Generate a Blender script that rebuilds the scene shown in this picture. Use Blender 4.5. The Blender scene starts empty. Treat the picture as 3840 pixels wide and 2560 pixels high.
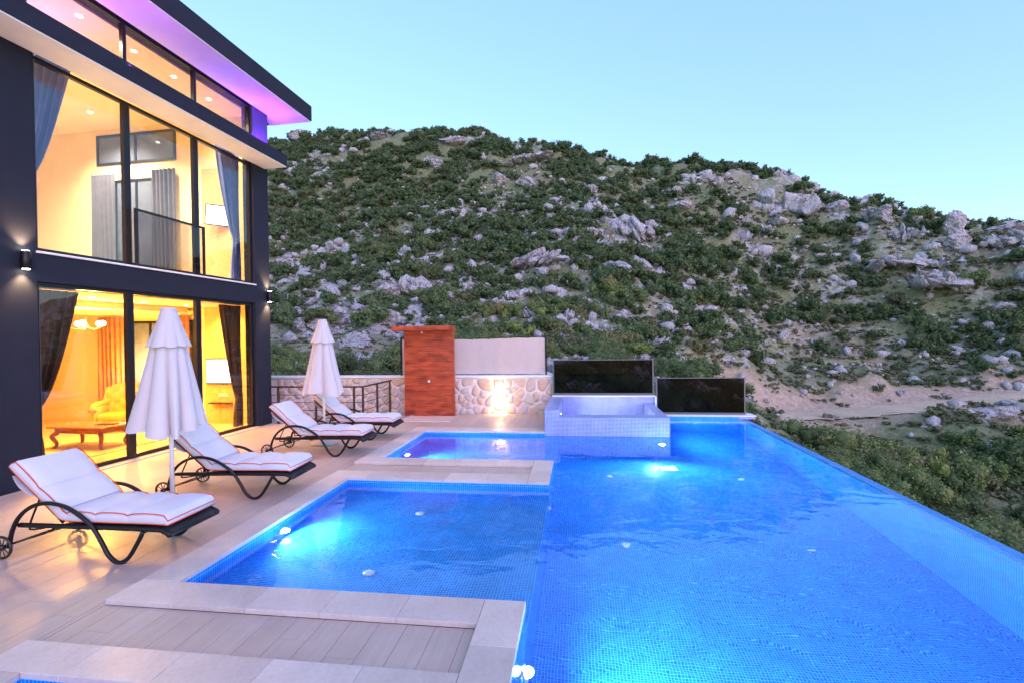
import bpy, bmesh, math, random
import numpy as np
from mathutils import Matrix, Vector
PI = math.pi
rng = np.random.default_rng(7)
random.seed(7)
S = bpy.context.scene
COL = S.collection

# ------------------------------------------------------------------ camera
F_PX, PIT, YAW, ROL = 1841.4, .0079, .1328, -.0145
_s, _c = math.sin, math.cos
FWD = Vector((-_s(YAW)*_c(PIT), _c(YAW)*_c(PIT), -_s(PIT)))
_r0 = Vector((_c(YAW), _s(YAW), 0)); _u0 = _r0.cross(FWD)
RGT = _r0*_c(ROL) + _u0*_s(ROL); UPV = _u0*_c(ROL) - _r0*_s(ROL)
CAM = Vector((0, 0, 2.0))
cd = bpy.data.cameras.new('camera'); cam = bpy.data.objects.new('camera', cd); COL.objects.link(cam)
cd.sensor_width = 36; cd.lens = 36*F_PX/3840; cd.clip_end = 2000; cd.clip_start = .05
cam.matrix_world = Matrix(((RGT.x, UPV.x, -FWD.x, CAM.x), (RGT.y, UPV.y, -FWD.y, CAM.y), (RGT.z, UPV.z, -FWD.z, CAM.z), (0, 0, 0, 1)))
S.camera = cam

# ------------------------------------------------------------------ sky, sun, exposure
SUN_EL, SUN_AZ = math.radians(9.0), math.radians(140)      # low sun far behind the camera, dusk
w = bpy.data.worlds.new('World'); S.world = w; w.use_nodes = True
nt = w.node_tree; nt.nodes.clear()
sky = nt.nodes.new('ShaderNodeTexSky'); sky.sky_type = 'NISHITA'; sky.sun_disc = False
sky.sun_elevation = SUN_EL; sky.sun_rotation = SUN_AZ
sky.air_density = 1.0; sky.dust_density = .15; sky.ozone_density = 2.4; sky.altitude = 300
tint = nt.nodes.new('ShaderNodeMix'); tint.data_type = 'RGBA'; tint.blend_type = 'MULTIPLY'
tint.inputs[0].default_value = 1.0; tint.inputs[7].default_value = (1.12, 1.0, 1.02, 1)
bg = nt.nodes.new('ShaderNodeBackground'); bg.inputs[1].default_value = .15
out = nt.nodes.new('ShaderNodeOutputWorld')
veil = nt.nodes.new('ShaderNodeMix'); veil.data_type = 'RGBA'; veil.inputs[0].default_value = .5; veil.inputs[7].default_value = (.68, 1.27, 1.92, 1)
nt.links.new(sky.outputs[0], tint.inputs[6]); nt.links.new(tint.outputs[2], veil.inputs[6]); nt.links.new(veil.outputs[2], bg.inputs[0]); nt.links.new(bg.outputs[0], out.inputs[0])
sl = bpy.data.lights.new('sun', 'SUN'); sl.energy = .55; sl.angle = math.radians(60); sl.color = (.86, .52, 1)
so = bpy.data.objects.new('sun', sl); COL.objects.link(so)
SUN_LAMP_EL = math.radians(35)
so.rotation_euler = (PI/2 - SUN_LAMP_EL, 0, PI - SUN_AZ)
S.view_settings.view_transform = 'Standard'; S.view_settings.look = 'None'
S.view_settings.exposure = 2.0; S.view_settings.gamma = 1.0
S.render.engine = 'CYCLES'
cy = S.cycles
cy.use_denoising = True; cy.max_bounces = 10; cy.diffuse_bounces = 4; cy.glossy_bounces = 4; cy.transmission_bounces = 8
cy.transparent_max_bounces = 16; cy.sample_clamp_indirect = 6.0; cy.sample_clamp_direct = 0; cy.blur_glossy = .6
cy.caustics_refractive = True; cy.caustics_reflective = False

# ------------------------------------------------------------------ helpers: materials
def mat(name):
    m = bpy.data.materials.new(name); m.use_nodes = True
    n = m.node_tree.nodes; n.clear()
    o = n.new('ShaderNodeOutputMaterial'); b = n.new('ShaderNodeBsdfPrincipled')
    m.node_tree.links.new(b.outputs[0], o.inputs[0])
    return m, m.node_tree, b, o
def N(t, typ, **kw):
    n = t.nodes.new(typ)
    for k, v in kw.items():
        if k.startswith('i_'): n.inputs[int(k[2:]) if k[2:].isdigit() else k[2:].replace('_', ' ')].default_value = v
        else: setattr(n, k, v)
    return n
def L(t, a, b): t.links.new(a, b)
def ramp(t, fac, stops, interp='LINEAR'):
    r = N(t, 'ShaderNodeValToRGB'); r.color_ramp.interpolation = interp
    el = r.color_ramp.elements
    while len(el) < len(stops): el.new(.5)
    for e, (p, c) in zip(el, stops): e.position = p; e.color = (*c, 1) if len(c) == 3 else c
    L(t, fac, r.inputs[0]); return r
def noise(t, scale, detail=4, rough=.55, vec=None, dist=0):
    n = N(t, 'ShaderNodeTexNoise'); n.inputs['Scale'].default_value = scale; n.inputs['Detail'].default_value = detail
    n.inputs['Roughness'].default_value = rough; n.inputs['Distortion'].default_value = dist
    if vec is not None: L(t, vec, n.inputs[0])
    return n
def coord(t, which='Object', scale=None):
    c = N(t, 'ShaderNodeTexCoord')
    if scale is None: return c.outputs[which]
    m = N(t, 'ShaderNodeMapping'); m.inputs['Scale'].default_value = scale
    L(t, c.outputs[which], m.inputs[0]); return m.outputs[0]
def worldpos(t, scale=None):
    g = N(t, 'ShaderNodeNewGeometry')
    if scale is None: return g.outputs['Position']
    m = N(t, 'ShaderNodeMapping'); m.inputs['Scale'].default_value = scale
    L(t, g.outputs['Position'], m.inputs[0]); return m.outputs[0]
def bump(t, h, b, strength=.3, dist=.02):
    n = N(t, 'ShaderNodeBump'); n.inputs['Strength'].default_value = strength; n.inputs['Distance'].default_value = dist
    L(t, h, n.inputs['Height']); L(t, n.outputs[0], b.inputs['Normal']); return n
def mix(t, fac, a, b, blend='MIX'):
    m = N(t, 'ShaderNodeMix', data_type='RGBA', blend_type=blend)
    if isinstance(fac, (int, float)): m.inputs[0].default_value = fac
    else: L(t, fac, m.inputs[0])
    for i, x in ((6, a), (7, b)):
        if isinstance(x, tuple): m.inputs[i].default_value = (*x, 1) if len(x) == 3 else x
        else: L(t, x, m.inputs[i])
    return m.outputs[2]
def math_(t, op, a, b=None):
    m = N(t, 'ShaderNodeMath', operation=op)
    for i, x in ((0, a), (1, b)):
        if x is None: continue
        if isinstance(x, (int, float)): m.inputs[i].default_value = x
        else: L(t, x, m.inputs[i])
    return m.outputs[0]
def simple(name, col, rough=.5, metal=0, var=.12, vscale=6, bmp=0, bscale=60, spec=.5):
    m, t, b, o = mat(name)
    v = coord(t); n = noise(t, vscale, 5, .6, v)
    lo = tuple(c*(1-var) for c in col); hi = tuple(min(1, c*(1+var)) for c in col)
    r = ramp(t, n.outputs[0], [(.3, lo), (.7, hi)]); L(t, r.outputs[0], b.inputs['Base Color'])
    b.inputs['Roughness'].default_value = rough; b.inputs['Metallic'].default_value = metal
    b.inputs['Specular IOR Level'].default_value = spec
    if bmp:
        n2 = noise(t, bscale, 4, .6, v); bump(t, n2.outputs[0], b, bmp, .004)
    return m
def emit(name, col, strength):
    m = bpy.data.materials.new(name); m.use_nodes = True; t = m.node_tree; t.nodes.clear()
    e = N(t, 'ShaderNodeEmission'); e.inputs[0].default_value = (*col, 1); e.inputs[1].default_value = strength
    o = N(t, 'ShaderNodeOutputMaterial'); L(t, e.outputs[0], o.inputs[0]); return m
def glass(name, tint_col, refl=1.0, rough=0.0, ior=1.5):
    m = bpy.data.materials.new(name); m.use_nodes = True; t = m.node_tree; t.nodes.clear()
    tr = N(t, 'ShaderNodeBsdfTransparent'); tr.inputs[0].default_value = (*tint_col, 1)
    gl = N(t, 'ShaderNodeBsdfGlossy'); gl.inputs['Roughness'].default_value = rough; gl.inputs[0].default_value = (refl, refl, refl, 1)
    fr = N(t, 'ShaderNodeFresnel'); fr.inputs[0].default_value = ior
    mx = N(t, 'ShaderNodeMixShader'); L(t, fr.outputs[0], mx.inputs[0]); L(t, tr.outputs[0], mx.inputs[1]); L(t, gl.outputs[0], mx.inputs[2])
    o = N(t, 'ShaderNodeOutputMaterial'); L(t, mx.outputs[0], o.inputs[0]); return m

# ------------------------------------------------------------------ helpers: geometry
class MB:
    """collects shapes; build() links them as one mesh object"""
    def __init__(s): s.v = []; s.f = []; s.uv = []; s.smooth = False; s.has_uv = False
    def face(s, pts, uvs=None):
        b = len(s.v); s.v += [tuple(p) for p in pts]; s.f.append(tuple(range(b, b+len(pts))))
        s.uv.append(uvs)
        if uvs: s.has_uv = True
    def add(s, vs, fs):
        b = len(s.v); s.v += [tuple(p) for p in vs]
        for f in fs: s.f.append(tuple(b+i for i in f)); s.uv.append(None)
    def box(s, x0, x1, y0, y1, z0, z1, bev=0.0):
        if bev <= 0:
            s.add([(x0,y0,z0),(x1,y0,z0),(x1,y1,z0),(x0,y1,z0),(x0,y0,z1),(x1,y0,z1),(x1,y1,z1),(x0,y1,z1)],
                  [(0,3,2,1),(4,5,6,7),(0,1,5,4),(1,2,6,5),(2,3,7,6),(3,0,4,7)])
        else:
            bm = bmesh.new(); bmesh.ops.create_cube(bm, size=1)
            for q in bm.verts: q.co = Vector(((x0+x1)/2+q.co.x*(x1-x0), (y0+y1)/2+q.co.y*(y1-y0), (z0+z1)/2+q.co.z*(z1-z0)))
            bmesh.ops.bevel(bm, geom=list(bm.edges), offset=bev, segments=1, affect='EDGES')
            bm.verts.index_update()
            s.add([q.co[:] for q in bm.verts], [[q.index for q in f.verts] for f in bm.faces]); bm.free()
    def tube(s, path, r, n=8, cap=True, closed=False):
        P = [Vector(p) for p in path]; R = r if isinstance(r, (list, tuple)) else [r]*len(P)
        rings = []; up = Vector((0, 0, 1)); prev = None
        for i, p in enumerate(P):
            if closed: d = P[(i+1) % len(P)] - P[i-1]
            else: d = P[min(i+1, len(P)-1)] - P[max(i-1, 0)]
            d.normalize()
            if prev is None:
                a = d.cross(up)
                if a.length < 1e-3: a = d.cross(Vector((1, 0, 0)))
            else: a = prev - d*prev.dot(d)
            a.normalize(); prev = a; b = d.cross(a)
            rings.append([p + (a*math.cos(2*PI*k/n) + b*math.sin(2*PI*k/n))*R[i] for k in range(n)])
        vs = [q[:] for ring in rings for q in ring]; fs = []
        m = len(P)
        for i in range(m if closed else m-1):
            j = (i+1) % m
            for k in range(n): fs.append((i*n+k, i*n+(k+1) % n, j*n+(k+1) % n, j*n+k))
        if cap and not closed:
            fs.append(tuple(range(n-1, -1, -1))); fs.append(tuple((m-1)*n+k for k in range(n)))
        s.add(vs, fs)
    def bar(s, a, b, wd, ht):       # rectangular bar between two points
        a, b = Vector(a), Vector(b); d = (b-a).normalized(); up = Vector((0, 0, 1))
        if abs(d.z) > .95: up = Vector((0, 1, 0))
        x = d.cross(up).normalized()*wd/2; y = x.cross(d).normalized()*ht/2
        s.add([p[:] for p in (a-x-y, a+x-y, a+x+y, a-x+y, b-x-y, b+x-y, b+x+y, b-x+y)],
              [(0,1,2,3),(7,6,5,4),(0,4,5,1),(1,5,6,2),(2,6,7,3),(3,7,4,0)])
    def lathe(s, prof, n=24, c=(0, 0, 0), axis='z', cap=True):
        vs = []; fs = []
        for (r, h) in prof:
            for k in range(n):
                a = 2*PI*k/n; p = (r*math.cos(a), r*math.sin(a), h)
                if axis == 'y': p = (p[0], p[2], p[1])
                if axis == 'x': p = (p[2], p[0], p[1])
                vs.append((c[0]+p[0], c[1]+p[1], c[2]+p[2]))
        for i in range(len(prof)-1):
            for k in range(n): fs.append((i*n+k, i*n+(k+1) % n, (i+1)*n+(k+1) % n, (i+1)*n+k))
        if cap: fs.append(tuple(range(n-1, -1, -1))); fs.append(tuple((len(prof)-1)*n+k for k in range(n)))
        s.add(vs, fs)
    def grid(s, fn, nu, nv):
        vs = [fn(i/nu, j/nv) for j in range(nv+1) for i in range(nu+1)]
        s.add(vs, [(j*(nu+1)+i, j*(nu+1)+i+1, (j+1)*(nu+1)+i+1, (j+1)*(nu+1)+i) for j in range(nv) for i in range(nu)])
    def prism(s, poly, z0, z1):     # poly in xy, counter clockwise
        n = len(poly); vs = [(x, y, z0) for x, y in poly] + [(x, y, z1) for x, y in poly]
        s.add(vs, [tuple(range(n-1, -1, -1)), tuple(range(n, 2*n))] + [(i, (i+1) % n, n+(i+1) % n, n+i) for i in range(n)])
    def mesh(s, name, m=None):
        me = bpy.data.meshes.new(name); me.from_pydata(s.v, [], s.f)
        if s.has_uv:
            ul = me.uv_layers.new(name='UVMap'); k = 0
            for f, u in zip(s.f, s.uv):
                for i in range(len(f)):
                    ul.data[k].uv = u[i] if u else (0, 0); k += 1
        if s.smooth: me.polygons.foreach_set('use_smooth', [True]*len(me.polygons))
        if m: me.materials.append(m)
        me.update(); return me
    def build(s, name, m, parent=None, loc=None, rotz=0, smooth=False):
        s.smooth = smooth or s.smooth
        return link(name, s.mesh(name, m), parent, loc, rotz)
def link(name, me, parent=None, loc=None, rotz=0, scale=None):
    o = bpy.data.objects.new(name, me); COL.objects.link(o)
    if parent: o.parent = parent
    if loc is not None: o.location = loc
    if rotz: o.rotation_euler[2] = rotz
    if scale is not None: o.scale = scale
    return o
def tag(o, label=None, cat=None, group=None, kind=None):
    for k, v in (('label', label), ('category', cat), ('group', group), ('kind', kind)):
        if v: o[k] = v
    return o
def thing(name, label, cat, loc=(0, 0, 0), rotz=0, group=None):
    o = link(name, None, None, loc, rotz); o.empty_display_size = .2
    return tag(o, label, cat, group)
def copy_tree(o, parent=None):
    c = o.copy(); COL.objects.link(c); c.parent = parent
    for ch in o.children: copy_tree(ch, c)
    return c
def lamp(name, typ, loc, energy, color, parent=None, size=.05, direction=None, spot=None, blend=.5):
    l = bpy.data.lights.new(name, typ); l.energy = energy; l.color = color
    if typ in ('POINT', 'SPOT'): l.shadow_soft_size = size
    if typ == 'AREA': l.shape = 'RECTANGLE'; l.size, l.size_y = size
    if spot: l.spot_size = math.radians(spot); l.spot_blend = blend
    o = bpy.data.objects.new(name, l); COL.objects.link(o); o.location = loc
    if direction: o.rotation_euler = Vector(direction).to_track_quat('-Z', 'Y').to_euler()
    if parent: o.parent = parent
    return o
def catmull(pts, n=8, closed=False):
    P = [Vector(p) for p in pts]; out = []; m = len(P)
    for i in range(m if closed else m-1):
        if closed: a, b, c, d = P[i-1], P[i], P[(i+1) % m], P[(i+2) % m]
        else: a, b, c, d = P[max(i-1, 0)], P[i], P[i+1], P[min(i+2, m-1)]
        for k in range(n):
            t = k/n
            out.append(.5*((2*b) + (c-a)*t + (2*a-5*b+4*c-d)*t*t + (3*b-a-3*c+d)*t**3))
    if not closed: out.append(P[-1])
    return out
def at(u, v, dist):            # a photograph point (2352 px wide frame) at a chosen distance, in metres
    k = 1.6327
    return CAM + (FWD + RGT*((u*k-1920)/F_PX) - UPV*((v*k-1280)/F_PX))*dist
def img(p):                    # and back
    d = Vector(p) - CAM; z = d.dot(FWD)
    if z < .1: return (-9999, -9999)
    return ((1920+F_PX*d.dot(RGT)/z)/1.6327, (1280-F_PX*d.dot(UPV)/z)/1.6327)

# ------------------------------------------------------------------ value noise for numpy
def vnoise(x, y, seed=0):
    xi, yi = np.floor(x).astype(np.int64), np.floor(y).astype(np.int64); xf, yf = x-xi, y-yi
    def h(a, b):
        n = (a*374761393 + b*668265263 + seed*974634777) & 0x7fffffff
        n = ((n ^ (n >> 13))*1274126177) & 0x7fffffff
        return ((n ^ (n >> 16)) & 0xffff)/65535.
    u, v = xf*xf*(3-2*xf), yf*yf*(3-2*yf)
    return (h(xi, yi)*(1-u)+h(xi+1, yi)*u)*(1-v) + (h(xi, yi+1)*(1-u)+h(xi+1, yi+1)*u)*v
def fbm(x, y, seed=0, o=4):
    s, a, t = 0, 1, 0
    for k in range(o): s = s + a*vnoise(x*2**k, y*2**k, seed+k); t += a; a *= .5
    return s/t

# ================================================================== MATERIALS
M = {}
# blue glass mosaic, 27.5 mm pitch, laid out in metres by UV
def mosaic(name, c1, c2, grout, rough=.2, joint=.0028):
    m, t, b, o = mat(name)
    uv = N(t, 'ShaderNodeTexCoord').outputs['UV']
    br = N(t, 'ShaderNodeTexBrick'); br.offset = 0; br.squash = 1
    L(t, uv, br.inputs[0])
    br.inputs['Scale'].default_value = 1; br.inputs['Brick Width'].default_value = .0275; br.inputs['Row Height'].default_value = .0275
    br.inputs['Mortar Size'].default_value = joint; br.inputs['Mortar Smooth'].default_value = .2; br.inputs['Bias'].default_value = -.1
    br.inputs['Color1'].default_value = (*c1, 1); br.inputs['Color2'].default_value = (*c2, 1); br.inputs['Mortar'].default_value = (*grout, 1)
    n = noise(t, 3, 3, .6, uv); r = ramp(t, n.outputs[0], [(.3, (.82, .82, .82)), (.75, (1.1, 1.1, 1.1))])
    L(t, mix(t, 1, br.outputs[0], r.outputs[0], 'MULTIPLY'), b.inputs['Base Color'])
    b.inputs['Roughness'].default_value = rough
    inv = math_(t, 'SUBTRACT', 1, br.outputs['Fac']); bump(t, inv, b, .35, .002)
    return m
M['mosaic'] = mosaic('blue_glass_mosaic', (.005, .145, .74), (.010, .26, .90), (.11, .58, .98))
M['mosaic_pale'] = mosaic('pale_lilac_mosaic', (.055, .10, .46), (.13, .19, .62), (.58, .64, .88), .3, .0042)
# travertine coping
m, t, b, o = mat('travertine'); v = coord(t); oi = N(t, 'ShaderNodeObjectInfo')
n1 = noise(t, 2.2, 6, .65, v, .6); n2 = noise(t, 26, 4, .6, v)
r1 = ramp(t, n1.outputs[0], [(.25, (.53, .435, .40)), (.5, (.62, .525, .485)), (.75, (.68, .59, .55))])
r2 = ramp(t, n2.outputs[0], [(.35, (.92, .91, .90)), (.6, (1, 1, 1))])
c = mix(t, 1, r1.outputs[0], r2.outputs[0], 'MULTIPLY')
rr = ramp(t, oi.outputs['Random'], [(0, (.86, .85, .84)), (1, (1.06, 1.05, 1.05))])
L(t, mix(t, 1, c, rr.outputs[0], 'MULTIPLY'), b.inputs['Base Color']); b.inputs['Roughness'].default_value = .42
bump(t, n2.outputs[0], b, .15, .004); M['travertine'] = m
# wood-grain porcelain deck tile, grain along Y
m, t, b, o = mat('deck_tile'); oi = N(t, 'ShaderNodeObjectInfo')
pos = worldpos(t, (22, 1.1, 22)); sh = N(t, 'ShaderNodeVectorMath', operation='ADD'); L(t, pos, sh.inputs[0])
cmb = N(t, 'ShaderNodeCombineXYZ'); L(t, math_(t, 'MULTIPLY', oi.outputs['Random'], 40.), cmb.inputs[0]); L(t, math_(t, 'MULTIPLY', oi.outputs['Random'], 17.), cmb.inputs[1]); L(t, cmb.outputs[0], sh.inputs[1])
n1 = noise(t, 1, 6, .62, sh.outputs[0], .5)
r1 = ramp(t, n1.outputs[0], [(.25, (.44, .34, .295)), (.5, (.485, .38, .335)), (.75, (.525, .42, .375))])
rr = ramp(t, oi.outputs['Random'], [(0, (.965, .965, .965)), (1, (1.025, 1.025, 1.02))])
n3 = noise(t, 1.3, 5, .6, worldpos(t)); dirt = ramp(t, n3.outputs[0], [(.32, (.86, .85, .85)), (.6, (1.03, 1.03, 1.03))])
L(t, mix(t, 1, mix(t, 1, r1.outputs[0], rr.outputs[0], 'MULTIPLY'), dirt.outputs[0], 'MULTIPLY'), b.inputs['Base Color'])
L(t, ramp(t, n3.outputs[0], [(.3, (.36, .36, .36)), (.7, (.56, .56, .56))]).outputs[0], b.inputs['Roughness'])
bump(t, n1.outputs[0], b, .12, .003); M['deck'] = m
M['grout'] = simple('deck_grout', (.31, .25, .22), .9)
M['render_dark'] = simple('charcoal_render', (.009, .012, .027), .9, 0, .15, 3, .25, 160)
M['frame'] = simple('anthracite_aluminium', (.014, .014, .018), .35, .3, .1, 4)
M['frame_light'] = simple('grey_aluminium', (.13, .13, .15), .35, .7, .1, 4)
M['white_paint'] = simple('white_paint', (.80, .77, .73), .6, 0, .04, 3)
M['cream'] = simple('cream_plaster', (.80, .66, .42), .8, 0, .05, 2)
M['cream_up'] = simple('cream_plaster_upper', (.80, .66, .45), .8, 0, .05, 2)
M['render_mid'] = simple('grey_render', (.055, .055, .065), .8)
M['white_trim'] = simple('white_sill', (.78, .78, .80), .4, 0, .03)
M['black_metal'] = simple('black_steel', (.016, .015, .017), .38, .5, .2, 20)
M['sling'] = simple('black_mesh_sling', (.02, .02, .023), .7, 0, .2, 90)
M['rail_metal'] = simple('brown_grey_steel', (.075, .055, .055), .4, .6, .2, 10)
M['glass'] = glass('window_glass', (.93, .94, .95), 1, 0, 1.8)
M['smoke_glass'] = glass('smoked_balustrade_glass', (.42, .41, .46))
M['dark_glass'] = glass('dark_tinted_glass', (.30, .27, .28), .10)
# cushion cloth
def cloth(name, col, var=.05, weave=420, bstr=.15, trans=0):
    m, t, b, o = mat(name); v = coord(t)
    n1 = noise(t, 5, 4, .6, v); L(t, ramp(t, n1.outputs[0], [(.3, tuple(x*(1-var) for x in col)), (.7, tuple(min(1, x*(1+var)) for x in col))]).outputs[0], b.inputs['Base Color'])
    b.inputs['Roughness'].default_value = .85; b.inputs['Specular IOR Level'].default_value = .2
    n2 = noise(t, weave, 2, .5, v); n3 = noise(t, 9, 3, .6, v)
    h = math_(t, 'ADD', math_(t, 'MULTIPLY', n2.outputs[0], .15), n3.outputs[0]); bump(t, h, b, bstr, .02)
    if trans:
        b.inputs['Sheen Weight'].default_value = .2
        ts = N(t, 'ShaderNodeBsdfTranslucent'); ts.inputs[0].default_value = (*col, 1)
        mx = N(t, 'ShaderNodeMixShader'); mx.inputs[0].default_value = trans
        L(t, b.outputs[0], mx.inputs[1]); L(t, ts.outputs[0], mx.inputs[2]); L(t, mx.outputs[0], o.inputs[0])
    return m
M['cushion'] = cloth('white_cushion_cloth', (.60, .60, .66), .04)
M['piping'] = cloth('orange_red_piping', (.62, .10, .05), .1)
M['canvas'] = cloth('off_white_parasol_canvas', (.66, .63, .64), .03, 300, .12, .22)
M['screen_cloth'] = cloth('beige_screen_cloth', (.60, .52, .47), .04, 260, .2, .1)
M['curtain_grey'] = cloth('sky_tinted_curtain', (.17, .23, .60), .12, 200, .2, .12)  # blue of the reflected sky is put into the cloth colour
M['curtain_slate'] = cloth('slate_grey_curtain', (.095, .105, .17), .12, 200, .2, .1)
M['curtain_brown'] = cloth('dark_brown_curtain', (.10, .065, .06), .15, 200, .2, .08)
M['curtain_amber'] = cloth('amber_brown_curtain', (.34, .17, .09), .12, 200, .2, .15)
M['armchair'] = cloth('amber_velvet', (.62, .30, .07), .12, 160, .25)
M['pole'] = simple('white_powder_coat', (.78, .77, .77), .35, 0, .03)
M['pole_base'] = simple('grey_stone_base', (.45, .44, .45), .6, 0, .1, 8)
# red-brown stained boards
m, t, b, o = mat('red_stained_timber'); oi = N(t, 'ShaderNodeObjectInfo')
pos = worldpos(t, (1.6, 8, 20)); sh = N(t, 'ShaderNodeVectorMath', operation='ADD'); L(t, pos, sh.inputs[0])
cmb = N(t, 'ShaderNodeCombineXYZ'); L(t, math_(t, 'MULTIPLY', oi.outputs['Random'], 31.), cmb.inputs[0]); L(t, math_(t, 'MULTIPLY', oi.outputs['Random'], 13.), cmb.inputs[2]); L(t, cmb.outputs[0], sh.inputs[1])
n1 = noise(t, 1, 6, .6, sh.outputs[0], .8); n2 = noise(t, 3.2, 3, .5, worldpos(t, (1, 1, 2.2)))
r1 = ramp(t, n1.outputs[0], [(.25, (.22, .032, .016)), (.5, (.40, .066, .024)), (.8, (.53, .105, .034))])
r2 = ramp(t, n2.outputs[0], [(.33, (.58, .50, .48)), (.55, (1, 1, 1))])
L(t, mix(t, 1, r1.outputs[0], r2.outputs[0], 'MULTIPLY'), b.inputs['Base Color']); b.inputs['Roughness'].default_value = .45
bump(t, n1.outputs[0], b, .2, .004); M['timber'] = m
M['table_wood'] = simple('red_brown_polished_wood', (.32, .085, .025), .3, 0, .25, 8)
M['mortar'] = simple('pale_lime_mortar', (.80, .73, .69), .9, 0, .08, 9, .4, 40)
m, t, b, o = mat('rubble_stone'); oi = N(t, 'ShaderNodeObjectInfo'); v = coord(t, 'Object')
n1 = noise(t, 9, 5, .65, v); cr = ramp(t, oi.outputs['Random'], [(0, (.64, .56, .50)), (.3, (.58, .53, .51)), (.5, (.68, .53, .40)), (.7, (.64, .46, .37)), (.85, (.56, .50, .46)), (1, (.72, .63, .56))])
r1 = ramp(t, n1.outputs[0], [(.25, (.75, .72, .70)), (.7, (1.1, 1.08, 1.06))])
L(t, mix(t, 1, cr.outputs[0], r1.outputs[0], 'MULTIPLY'), b.inputs['Base Color']); b.inputs['Roughness'].default_value = .85
bump(t, n1.outputs[0], b, .6, .02); M['stone'] = m
m, t, b, o = mat('honey_split_stone_cladding'); v = coord(t)
n1 = noise(t, 28, 5, .7, v); n2 = noise(t, 3, 3, .5, v)
r1 = ramp(t, n1.outputs[0], [(.3, (.42, .25, .10)), (.55, (.62, .42, .20)), (.75, (.72, .52, .30))]); L(t, r1.outputs[0], b.inputs['Base Color'])
b.inputs['Roughness'].default_value = .85; bump(t, n1.outputs[0], b, .6, .02); M['cladding'] = m
M['floor_in'] = simple('polished_cream_floor', (.62, .50, .32), .18, 0, .06, 2)
M['rug'] = cloth('patterned_rug', (.45, .33, .2), .35, 60)
M['white_plastic'] = simple('white_plastic', (.8, .8, .8), .3, 0, .02)
M['black_plastic'] = simple('black_plastic', (.015, .015, .016), .3, 0, .1)
M['screen_glow'] = emit('glowing_screen', (.95, .97, 1.0), 1.3)
M['warm_lamp'] = emit('warm_lamp_glow', (1, .72, .36), 14)
M['downlight'] = emit('downlight_glow', (1, .85, .6), 18)
M['pool_lens'] = emit('pool_light_lens', (.75, .92, 1), 22)
M['led_violet'] = emit('violet_led', (.35, .08, 1.0), 6)
# water
m = bpy.data.materials.new('pool_water'); m.use_nodes = True; t = m.node_tree; t.nodes.clear()
gb = N(t, 'ShaderNodeBsdfGlass'); gb.inputs['IOR'].default_value = 1.333; gb.inputs['Roughness'].default_value = 0.0; gb.inputs[0].default_value = (.93, .98, 1, 1)
pos = worldpos(t); n1 = noise(t, 1.6, 2, .5, worldpos(t, (1, 1.5, 1)), .8); n2 = noise(t, 7, 2, .5, pos, .5)
h = math_(t, 'ADD', n1.outputs[0], math_(t, 'MULTIPLY', n2.outputs[0], .11))
def spot_mask(cx_, cy_, r):
    d = N(t, 'ShaderNodeVectorMath', operation='DISTANCE'); L(t, pos, d.inputs[0]); d.inputs[1].default_value = (cx_, cy_, -.05)
    mr = N(t, 'ShaderNodeMapRange'); L(t, d.outputs['Value'], mr.inputs[0]); mr.inputs[1].default_value = r; mr.inputs[2].default_value = r*.3; return mr.outputs[0]
msk = math_(t, 'ADD', spot_mask(-2.05, 5.9, .75), spot_mask(-2.05, 4.45, .6))
n3 = noise(t, 16, 3, .6, pos, .8); h = math_(t, 'ADD', h, math_(t, 'MULTIPLY', math_(t, 'MULTIPLY', n3.outputs[0], msk), .35))
bp = N(t, 'ShaderNodeBump'); bp.inputs['Strength'].default_value = .13; bp.inputs['Distance'].default_value = .05
L(t, h, bp.inputs['Height']); L(t, bp.outputs[0], gb.inputs['Normal'])
o = N(t, 'ShaderNodeOutputMaterial'); L(t, gb.outputs[0], o.inputs[0]); M['water'] = m
# limestone: pale weathered rock, crevice shade painted in dark along tilted bedding
m, t, b, o = mat('limestone'); v = worldpos(t); oi = N(t, 'ShaderNodeObjectInfo')
mp = N(t, 'ShaderNodeMapping'); mp.inputs['Rotation'].default_value = (.25, .75, .2); mp.inputs['Scale'].default_value = (2.6, .8, .55); L(t, v, mp.inputs[0])
n1 = noise(t, 1.8, 8, .74, mp.outputs[0], .9); n2 = noise(t, .3, 3, .5, v); n3 = noise(t, 2.6, 6, .7, v, .4)
r1 = ramp(t, n1.outputs[0], [(.33, (.10, .095, .10)), (.41, (.42, .41, .43)), (.49, (.72, .71, .73)), (.75, (.84, .83, .85))])
r3 = ramp(t, n3.outputs[0], [(.3, (.72, .71, .72)), (.6, (1.05, 1.05, 1.05))])
st = ramp(t, n2.outputs[0], [(.60, (1, 1, 1)), (.76, (.95, .76, .60))])
c = mix(t, 1, r1.outputs[0], st.outputs[0], 'MULTIPLY'); c = mix(t, 1, c, r3.outputs[0], 'MULTIPLY')
L(t, c, b.inputs['Base Color']); b.inputs['Roughness'].default_value = .95; b.inputs['Specular IOR Level'].default_value = .1
bump(t, math_(t, 'ADD', math_(t, 'MULTIPLY', n1.outputs[0], 1.6), n3.outputs[0]), b, 1.0, .35); M['rock'] = m
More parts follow.
